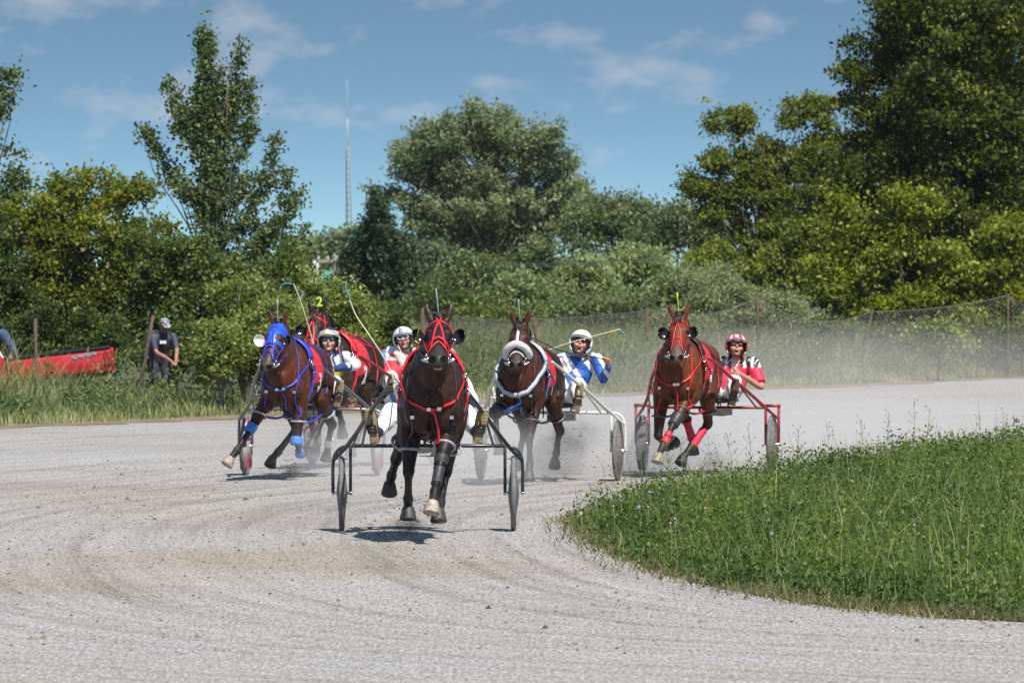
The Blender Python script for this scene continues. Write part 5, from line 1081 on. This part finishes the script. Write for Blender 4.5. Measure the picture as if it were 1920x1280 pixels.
            for dx_, dz_, hx_, hz_ in ((-.036, 0, .005, .034), (.036, 0, .005, .034), (0, .034, .036, .005), (0, -.034, .036, .005)): g.box(q_+sx*dx_+d*dz_, (hx_, .006, hz_), rot=np.stack([sx, sh_dir, d], 1))
            g.build('stirrup_plate', leather, bo, smooth=False)
    return t, A, hp
def driver(px, lean, hz=1.55, arms=None, knee=None, head=(0, 8, 0), sy=0.0, lift=0.0):
    c = px+lean*.5; n = px+lean*.88; h = px+lean; J = dict(pelvis=(px, .06, .95+lift), chest=(c, .19, hz-.30), neck=(n, .17, hz-.115), head=(h, .06, hz), shL=(n+.185, .15, hz-.175), shR=(n-.185, .15, hz-.175), hipL=(px+.10, -.01, .93), hipR=(px-.10, -.01, .93))
    for S, s in (('L', 1), ('R', -1)):
        q = .43 if (S == 'L' or px < .05) else .24; J['kn'+S] = (px*.4+(q-.12)*s, -.44, 1.06); J['an'+S] = (.05*px+q*s, -.86, .89); J['fo'+S] = (.05*px+(q+.04)*s, -.90, 1.10)
    J.update(arms or {}); 
    if knee: J.update(knee)
    return J
def cols(base): return lambda co: np.tile(np.array(base, float), (len(co), 1))
W_, K_ = np.array([.72, .72, .74]), np.array([.02, .02, .025])
def hel(base): return lambda v: base
# lead driver (only legs and a helmet edge show past the horse)
def top0(co, A, n):
    c = np.tile(np.array([.70, .70, .74]), (len(co), 1)); c[(np.sin(co[:, 0]*30+co[:, 2]*14) > .5)] = (.05, .12, .45); return c
X0 = (802-960)/F*60
person('driver in white trousers almost hidden behind the dark lead horse, boot soles forward', (X0, 60, 0), 0,
    driver(.04, .10, 1.47, dict(elL=(.40, -.02, 1.14), wrL=(.22, -.40, 1.22), elR=(-.32, -.02, 1.14), wrR=(-.26, -.40, 1.22))), dict(top=top0, hcol=lambda v: (.03, .05, .09) if abs(v[0]) < .04 else (.55, .62, .68), boots=boot_b, handR=((-.2, -.6, .6), (.6, -.3, .2), 1.1, False), handL=((0, -1, .1), (-.5, 0, -.8), 1.1, False), gloves=True))
# driver 3: striped helmet with yellow badge
def top3(co, A, n):
    nk = A['neck']; x = co[:, 0]-nk[0]; z = co[:, 2]-nk[2]; c = np.tile(np.array([.012, .03, .14]), (len(co), 1))
    c[(z > -.17)] = (.70, .72, .76); c[(z > -.17) & (np.sin(x*55+z*18) > .75)] = (.015, .02, .06); c[(z > -.06) & (np.abs(x) < .10)] = (.30, .38, .58); c[(z <= -.17) & (x > .03) & (x < .22)] = (.52, .36, .02)
    c[(z <= -.17) & (np.abs(x-.015) < .018)] = (.7, .7, .72)
    d = np.linalg.norm(co-A['elL'], axis=1); c[d < .12] = (.70, .72, .76); d = np.linalg.norm(co-(A['elL']*.35+A['wrL']*.65), axis=1); c[(d < .11)] = (.015, .035, .16); return c
def mark3(ho, hp, M):
    g = G(); g.torus(hp(-.012, -.118, .085), M@np.array([0, 1, -.5]), .031, .009, 20, 6); g.build('badge_ring', mat('badge_yellow', (.66, .50, .03), .4), ho); g = G(); g.ell(hp(-.012, -.112, .085), (.028, .012, .028), n=12); g.ell(hp(.012, -.124, .074), (.012, .006, .012), n=8); g.build('badge_centre', white_plastic, ho)
def hc3(v): return (.03, .04, .07) if (v[2] > .105 or math.sin(v[2]*150+abs(v[0])*40) > .35) else (.70, .70, .70)
D3 = ((584-960)/F*77.2, 77.2, 0)
person('driver with black and white striped helmet, blue mirrored sunglasses and yellow panelled navy jacket', D3, R(-8),
    driver(.10, .09, 1.515, dict(elL=(.52, -.05, 1.25), wrL=(.26, -.36, 1.20), elR=(-.20, -.10, 1.20), wrR=(.02, -.40, 1.30))), dict(head=(6, -14, 0), top=top3, hcol=hc3, mark=mark3, eyes='blue', gloves=True, handL=((-.6, -.6, .1), (-.3, .5, -.8), 1.0, False), handR=((.2, -.6, .5), (.3, .5, -.6), 1.1, False), boots=boot_br, brim='cream', collar='navy'))
# driver 2: star helmet, goggles
def star(hp_, n, r, z0=0): pass
def top2(co, A, n):
    nk = A['neck']; x = co[:, 0]-nk[0]; z = co[:, 2]-nk[2]; c = np.tile(np.array([.70, .70, .74]), (len(co), 1)); c[(z < -.13) & (x < .12)] = (.60, .02, .05); c[(np.abs(x) > .19) & (z > -.16)] = (.06, .20, .60)
    c[(z < -.13) & (x >= .12)] = (.72, .72, .76); c[(z < -.13) & (x >= .15) & (np.sin(z*60-x*20) > .2)] = (.05, .18, .60)
    for a in range(5):
        th = a*math.tau/5+math.pi/2; px_, pz = -.11+.022*np.cos(th), -.065+.022*np.sin(th); c[((x-px_)**2+(z-pz)**2 < .011**2) | ((x+.11)**2+(z+.065)**2 < .014**2)] = (.45, .03, .05)
    return c
def mark2(ho, hp, M):
    text_on('C', ho, hp(-.012, -.137, .088), .07, mat('mark_navy', (.05, .04, .16), .5), 'letter', rot=M@rotm(0, R(-22), 0))
    g = G()
    for x, z in ((-.062, .075), (.040, .080), (.078, .068)):
        c = hp(x, -.142+abs(x)*.6, z)
        for a in range(5): th = a*math.tau/5+math.pi/2; g.loft([c, c+M@np.array([.013*math.cos(th), 0, .013*math.sin(th)])], [(.005, .003), (.001, .002)], n=5, sub=1)
    g.build('star', mat('mark_teal', (.02, .10, .14), .5), ho)
D2 = ((700-960)/F*81.6, 81.6, 0)
person('frowning driver in white star helmet and white framed goggles, glove raised to his chin', D2, R(-14),
    driver(.08, .28, 1.50, dict(elL=(.62, -.08, 1.12), wrL=(.44, -.36, 1.24), elR=(-.12, -.10, 1.16), wrR=(-.18, -.42, 1.26))), dict(head=(10, -12, -8), top=top2, hcol=lambda v: (.62, .30, .32) if abs(abs(v[0])-.03) < .006 and v[2] > .1 else (.72, .72, .70), mark=mark2, eyes='goggles', gloves=True, beard=(.35, .16, .08), handL=((-.3, -.2, .9), (-.2, .6, -.1), .9, True), handR=((-.3, -.8, .2), (.3, .2, -.8), 1.1, False), stout=1.1, skin=(.50, .24, .18)))
# driver 4: white helmet, laughing
def top4(co, A, n):
    nk = A['neck']; x = co[:, 0]-nk[0]; z = co[:, 2]-nk[2]; c = np.tile(np.array([.012, .085, .36]), (len(co), 1)); w = np.sin((x*.9+z*.6)*38+.8); c[w > .60] = (.68, .70, .76); c[(z > -.02)] = (.55, .58, .66)
    pc = A['chest']+np.array([-.11, -.10, .05]); d = np.hypot(co[:, 0]-pc[0], co[:, 2]-pc[2]); f = co[:, 1] < A['chest'][1]; c[(d < .095) & f] = (.74, .74, .74); c[(d < .085) & (d > .0) & f & (np.sin(co[:, 0]*110+co[:, 2]*60) > .80)] = (.06, .07, .08)
    return c
D4 = ((1030-960)/F*75.2, 75.2, 0)
P4 = person('laughing driver in plain white helmet and blue and white silks, fist held out wide', D4, R(-9),
    driver(.18, .16, 1.51, dict(elL=(.60, -.06, 1.12), wrL=(.70, -.22, 1.27), elR=(.02, -.02, 1.30), wrR=(-.12, -.28, 1.40))), dict(head=(8, -20, 10), top=top4, hcol=lambda v: (.78, .80, .80), eyes='shades', open=True, jaw=.012, handL=((-.15, -.3, .9), (-.5, -.5, 0), 1.25, False), handR=((-.4, -.7, -.1), (.2, .1, -1), 1.25, False), boots=boot_b, brim='cream', skin=(.50, .24, .18), stout=1.12, collar='navy'))
# driver 5: red jersey short sleeves
def top5(co, A, n):
    nk = A['neck']; x = co[:, 0]-nk[0]; z = co[:, 2]-nk[2]; c = np.tile(np.array([.66, .025, .075]), (len(co), 1)); ax = np.abs(x)
    b = (z > -.115+.25*np.maximum(.05-ax, 0)); c[b & (ax > .06)] = (.025, .02, .03); c[b & (np.mod(ax, .09) < .035)] = (.75, .74, .74); c[(np.abs(z+.125-.10*np.abs(np.sin(x*30))) < .010)] = (.75, .74, .74)
    return c
def mark5(ho, hp, M):
    g = G(); g.box(hp(-.01, -.128, .092), (.022, .004, .016), rot=M@rotm(0, R(-22), 0)); g.build('badge', white_plastic, ho, smooth=False)
D5 = ((1326-960)/F*78.2, 78.2, 0)
person('grinning driver in red and white striped helmet and short sleeved red jersey', D5, R(-11),
    driver(.20, .13, 1.44, dict(elL=(.63, -.02, .99), wrL=(.42, -.27, 1.14), elR=(.0, -.05, 1.10), wrR=(.0, -.36, 1.16))), dict(head=(14, -20, 4), top=top5, short=True, hcol=lambda v: (.66, .62, .62) if math.sin(abs(v[0])*95+v[2]*20) > .62 else ((.03, .03, .04) if v[1] > .03 and v[2] < .03 else (.50, .03, .06)), mark=mark5, eyes='clear', open=True, mo=.55, handL=((-.5, -.5, .4), (-.3, .6, -.4), 1.2, False), handR=((-.2, -.8, .1), (.2, .2, -1), 1.2, False), boots=boot_br, stout=1.22, brim='red', collar='black', skin=(.50, .24, .17), sole=mat('brown_sole', (.12, .08, .05), .8)))
# whips
cane = mat('whip_cane', (.62, .56, .38), .5); tip_b = mat('whip_tip', (.10, .42, .62), .5)
def whip(label, pts, tipn):
    t = thing('whip', label, 'whip', tuple(pts[0])); o0 = np.array(pts[0]); g = G(); q = [np.array(p)-o0 for p in pts]; g.tube(q[:len(q)-tipn], .0055, 6, 5); g.build('cane', cane, t); g = G(); g.tube(q[len(q)-tipn-1:], .004, 5, 5); g.build('lash', tip_b, t)
whip('long pale whip rising left beside the lead horse with a turquoise tip', [P(742, 722, 59.6), P(725, 680, 59.6), P(695, 632, 59.6), P(668, 592, 59.7), P(656, 563, 59.7), P(655, 553, 59.7), P(648, 540, 59.7), P(650, 528, 59.7)], 3)
whip('pale whip pointing up right past the plain white helmet', [P(1006, 664, 74.9), P(1060, 645, 74.9), P(1110, 631, 74.9), P(1162, 617, 74.9), P(1168, 622, 74.9), P(1172, 632, 74.9)], 2)
whip('thin whip with curled turquoise lash above the blue hooded horse', [P(594, 668, 76.8), P(578, 610, 76.8), P(562, 560, 76.8), P(551, 533, 76.8), P(538, 531, 76.8), P(528, 534, 76.8), P(525, 542, 76.8)], 3)
# reins, from bit through the saddle ring to the hands
def reins(H, D, yaw, hands, m):
    t, hp, bv, lift = H; inv = (Matrix.Translation(t.location) @ Matrix.Rotation(t.rotation_euler.z, 4, 'Z') @ Matrix.Scale(t.scale[0], 4)).inverted()
    MD = Matrix.Translation(D) @ Matrix.Rotation(yaw, 4, 'Z'); g = G()
    for s, h in zip((1, -1), hands):
        e = np.array(inv @ (MD @ Vector(h))); a = hp(.10*s, .52, -.05); r1 = np.array([.09*s, -.30, 1.665+lift]); m1 = a*.45+r1*.55+np.array([.03*s, 0, -.02])
        g.tube([a, m1, r1, r1*.6+e*.4-np.array([0, 0, .05]), e], .0065, 5, 5)
    g.build('reins', m, t)
reins(H1 := HORSES['h1'], (X0, 60, 0), 0, [(.22, -.47, 1.22), (-.28, -.46, 1.26)], leather)
reins(HORSES['h3'], D3, R(-8), [(.20, -.42, 1.20), (.02, -.45, 1.33)], blue_web)
reins(HORSES['h2'], D2, R(-14), [(.40, -.42, 1.32), (-.15, -.50, 1.30)], red_web)
reins(HORSES['h4'], D4, R(-9), [(.68, -.28, 1.34), (-.16, -.36, 1.38)], leather)
reins(HORSES['h5'], D5, R(-11), [(.38, -.33, 1.18), (.0, -.42, 1.16)], leather)
# spectators
def tshirt(co, A, n):
    c = np.tile(np.array([.030, .034, .062]), (len(co), 1)); return c
b = P(303, 527, 117.6)
SP = person('man in camouflage cap and navy T-shirt leaning forward behind the grass', (b.x, b.y, 0), R(14), dict(pelvis=(-.02, .14, .88), chest=(0, .05, 1.12), neck=(.02, -.04, 1.31), head=(.03, -.12, 1.44), shL=(.20, -.03, 1.25), shR=(-.17, -.01, 1.25), elL=(.22, -.24, 1.02), wrL=(.16, -.46, .82), elR=(-.14, -.26, .98), wrR=(.05, -.50, .84), hipL=(.09, .15, .86), hipR=(-.11, .15, .86), knL=(.10, .08, .46), knR=(-.12, .08, .46), anL=(.11, .14, .08), anR=(-.13, .14, .08), foL=(.12, -.1, .06), foR=(-.14, -.1, .06)),
    dict(head=(6, 22, 0), hat='cap', slv=.80, eyes=None, short=True, top=tshirt, legs=navy_tr, collar='navy', skin=(.34, .17, .12), handL=((0, -.6, -.6), (-1, 0, 0), .8, False), handR=((.5, -.5, -.4), (0, 0, -1), .8, False)))
g = G(); 
for k, (x, w) in enumerate([(-.045, .012), (-.018, .014), (.012, .010), (.040, .013)]): g.box((x, -.135, 1.15), (w, .004, .026)); 
g.build('shirt_print', white_cloth, SP[0], smooth=False)
b = P(-30, 527, 117.6)
person('person in blue jeans sitting at the left edge of the photo on the truck side', (b.x, b.y, -.02), R(35), dict(pelvis=(0, 0, 1.0), chest=(0, .10, 1.25), neck=(0, .10, 1.45), head=(0, .06, 1.60), shL=(.18, .09, 1.39), shR=(-.18, .09, 1.39), elL=(.30, -.05, 1.2), wrL=(.22, -.25, 1.25), elR=(-.28, -.05, 1.2), wrR=(-.2, -.25, 1.15), hipL=(.09, -.02, 1.0), hipR=(-.10, -.02, 1.0), knL=(.16, -.34, 1.32), knR=(-.16, -.40, 1.10), anL=(.34, -.52, .95), anR=(-.18, -.55, .72), foL=(.40, -.70, .93), foR=(-.2, -.74, .70)),
    dict(eyes=None, hat='cap', short=True, top=tshirt, legs=jeans, skin=(.40, .2, .14)))
# red pickup
def pickup():
    b = P(218, 527, 117.9); t = thing('pickup_truck', 'red pickup truck with open black bed half hidden by the grass at left', 'truck', (b.x, b.y, -.03), 0); t.rotation_euler = (0, R(-6.5), R(4))
    red = mat('truck_red', (.52, .012, .03), .25, coat=.8, noise=.04); blackp = mat('truck_black', (.02, .02, .022), .5); Hh = 1.13
    for sy in (-.82, .82):
        g = G(); xs = [0, -.12, -.55, -1.0, -1.5, -1.78]; g.loft([(x, sy, .89) for x in xs], [(.21, .05)]*len(xs), side=(0, 0, 1), n=12, sub=2, cap=.1); g.build('bed_side', red, t)
    g = G(); g.box((-.88, -.82, 1.110), (.89, .055, .014)); g.box((-.88, .82, 1.110), (.89, .055, .014)); g.box((-.88, 0, .65), (.88, .76, .03)); g.build('bed_rail', blackp, t, smooth=False)
    g = G(); g.box((.035, 0, .89), (.03, .74, .20)); g.build('tailgate', red, t, smooth=False)
    g = G(); g.box((-.02, -.82, .93), (.09, .075, .11)); l = g.build('tail_lamp', mat('lamp_red', (.35, .01, .02), .2, coat=.5), t, smooth=False); g = G(); g.ell((.03, -.885, .90), (.035, .012, .035)); g.build('side_marker', mat('lamp_amber', (.75, .25, .03), .2), l)
    g = G(); g.box((.13, 0, .52), (.07, .80, .07)); g.build('bumper', chrome, t, smooth=False)
    for k, (x, w) in enumerate([(-.62, .05), (-.50, .055), (-.38, .06), (-.28, .04)]):
        g = G() if k == 0 else g; g.box((x, -.874, 1.00+.01*k), (w, .004, .026), rot=rotm(0, 0, .25))
    g.build('silver_decal', mat('decal_silver', (.45, .45, .48), .3, metal=.5), t, smooth=False)
    # cab
    prof = [(-1.80, .45), (-1.82, 1.12), (-2.00, 1.50), (-2.20, 1.58), (-3.30, 1.60), (-3.95, 1.14), (-4.9, 1.05), (-5.0, .5)]; nn = len(prof)
    V = [(x, sy*(.84 if z < 1.2 else .66), z) for sy in (-1, 1) for x, z in prof]; g = G(); g.add(V, [tuple(range(nn)), tuple(range(2*nn-1, nn-1, -1))]+[(i, i+nn, (i+1) % nn+nn, (i+1) % nn) for i in range(nn)]); g.build('cab', red, t, smooth=False)
    g = G(); g.add([(-1.93, -.845, 1.16), (-2.08, -.70, 1.47), (-3.25, -.69, 1.53), (-3.75, -.84, 1.17)], [(0, 1, 2, 3)]); g.add([(-1.81, -.62, 1.16), (-1.81, .62, 1.16), (-1.95, .55, 1.46), (-1.95, -.55, 1.46)], [(0, 1, 2, 3)]); g.build('window', mat('truck_glass', (.01, .012, .015), .06, spec=.8), t, smooth=False)
    for x in (-.95, -4.1):
        for sy in (-.74, .74):
            g = G(); g.torus((x, sy, .36), (0, 1, 0), .27, .095, 20, 8); w = g.build('wheel', mat('truck_tyre', (.02, .02, .02), .8), t); g = G(); g.ell((x, sy, .36), (.2, .06, .2)); g.build('rim', chrome, w)
pickup()
# ---------------------------------------------------------------- dust kicked up by hooves and wheels
def dust(label, c, r, dens, col=(.88, .86, .84), ns=2.2, edge=.35, low=0.5):
    g = G(); g.ell((0, 0, 0), r, n=24); m = bpy.data.materials.new('dust'); m.use_nodes = True; t = m.node_tree; t.nodes.clear()
    tc = t.nodes.new('ShaderNodeTexCoord'); mp = N(t, 'ShaderNodeMapping'); mp.inputs['Scale'].default_value = (1/r[0], 1/r[1], 1/r[2]); t.links.new(tc.outputs['Object'], mp.inputs[0])
    ln = N(t, 'ShaderNodeVectorMath', operation='LENGTH'); t.links.new(mp.outputs[0], ln.inputs[0]); fall = ramp_n(t, ln.outputs['Value'], [(0.0, (1, 1, 1)), (.45, (.55, .55, .55)), (.98, (0, 0, 0))], 'EASE')
    no = N(t, 'ShaderNodeTexNoise', inp={'Scale': ns, 'Detail': 4.0, 'Roughness': .6, 'Distortion': .6}); t.links.new(tc.outputs['Object'], no.inputs[0]); nr = ramp_n(t, no.outputs[0], [(low-.15, (0, 0, 0)), (low+.18, (1, 1, 1))])
    d = math_n(t, 'MULTIPLY', math_n(t, 'MULTIPLY', fall, nr), dens); pv = N(t, 'ShaderNodeVolumePrincipled'); pv.inputs['Color'].default_value = tuple(col)+(1,); pv.inputs['Anisotropy'].default_value = .1; t.links.new(d, pv.inputs['Density'])
    oo = N(t, 'ShaderNodeOutputMaterial'); t.links.new(pv.outputs[0], oo.inputs['Volume']); o = g.build('dust_cloud', m); o.location = c; tag(o, label, 'dust', kind='stuff'); return o
def pd(px, py, d): p = P(px, py, d); return (p.x, p.y, p.z)
dust('pale dust drifting low behind the lead horse', pd(800, 860, 66), (1.7, 3.2, .6), .6)
dust('pale dust trailing behind the horse with the fluffy nose roll', pd(1060, 835, 79), (2.0, 3.0, .8), 1.7)
dust('grey dust kicked up by the hind hooves of the third horse', pd(1035, 850, 76.0), (.50, .5, .50), 3.4, (.10, .095, .09), 4.5)
dust('pale dust blowing over the track behind the chestnut', pd(1300, 845, 82), (2.6, 4.0, .8), 1.3)
dust('dust spreading over the far turn and its grass verge', pd(1560, 705, 120), (7.5, 18, 1.2), 0.05, (.84, .80, .76), .5, low=.42)
dust('pale dust hanging over the track right of the chestnut', pd(1600, 790, 92), (3.8, 7, .5), .4, ns=.9, low=.42)
dust('dust behind the left pair of horses', pd(640, 850, 80), (1.8, 2.6, .55), .42)
for k, (px, py, d, r, de) in enumerate([(766, 985, 57.8, (.18, .2, .12), 12), (738, 988, 58.0, (.10, .15, .09), 3.0), (612, 975, 60.3, (.28, .3, .15), 1.9), (790, 950, 58.3, (.14, .2, .14), 1.4), (552, 882, 76.2, (.15, .2, .10), 12), (575, 862, 78.3, (.30, .3, .14), 1.5), (938, 890, 72.6, (.30, .3, .16), 1.1), (1005, 895, 74.2, (.35, .3, .14), 2.0), (1340, 868, 79, (.28, .3, .18), 2.6), (1280, 860, 77.4, (.30, .3, .16), 1.2), (968, 985, 60.4, (.14, .2, .07), 1.6), (1085, 815, 77.5, (.35, .4, .28), 2.2)]):
    dust(['dark puff of dirt under the lead horse', 'small dirt puff left of the lead horse shadow', 'faint dust at the left lead wheel', 'faint dust between the lead horse hooves', 'dark dirt burst under the blue hooded horse', 'dust around the white bandaged hind leg', 'dust under the front hooves of the third horse', 'dust under the hind hooves of the third horse', 'dark puff behind the chestnut horse', 'dust under the chestnut horse', 'dirt puff at the right lead wheel', 'grey dust plume behind the third horse'][k], pd(px, py, d), r, de, (.09, .08, .075) if de > 2 else (.74, .70, .66), 9.0, low=.48)
# flying specks of dirt
n_ = 1500; C_ = []
for (px, py, d, s, k) in [(1075, 850, 76.5, .38, 300), (1060, 800, 77, .45, 260), (770, 960, 58, .16, 160), (790, 935, 58, .18, 60), (548, 878, 76.2, .10, 240), (1310, 850, 78, .30, 150), (1420, 770, 80, .35, 60), (830, 880, 62, .4, 70), (1010, 760, 75.5, .5, 90)]:
    p = P(px, py, d); C_.append(np.array(p)+rng.normal(0, 1, (k, 3))*s*np.array([.7, .8, .7]))
C_ = np.vstack(C_); C_ = C_[C_[:, 2] > .01]; sz = rng.gamma(1.5, .0028, len(C_))+.002
V = (oct_[None]*sz[:, None, None]*rng.uniform(.6, 1.3, (len(C_), 6, 1))+C_[:, None]).reshape(-1, 3)
me = bpy.data.meshes.new('flying_dirt'); me.from_pydata([tuple(v) for v in V], [], [tuple(int(x) for x in (tri[j][:3]+6*i)) for i in range(len(C_)) for j in range(4)]); me.update()
tag(link_mesh('flying_dirt', me, mat('dirt', (.10, .085, .07), .95), smooth=False), 'specks of dirt flying up behind the hooves', 'dirt', kind='stuff')
# ---------------------------------------------------------------- air
hz = G(); hz.box((0, 355, 29), (420, 375, 30));
m = bpy.data.materials.new('air'); m.use_nodes = True; t = m.node_tree; t.nodes.clear()
pv = N(t, 'ShaderNodeVolumePrincipled'); pv.inputs['Color'].default_value = (.86, .92, 1.0, 1); pv.inputs['Density'].default_value = .00006; pv.inputs['Anisotropy'].default_value = .3
oo = N(t, 'ShaderNodeOutputMaterial'); t.links.new(pv.outputs[0], oo.inputs['Volume'])
o = hz.build('haze', m, smooth=False); tag(o, kind='stuff')
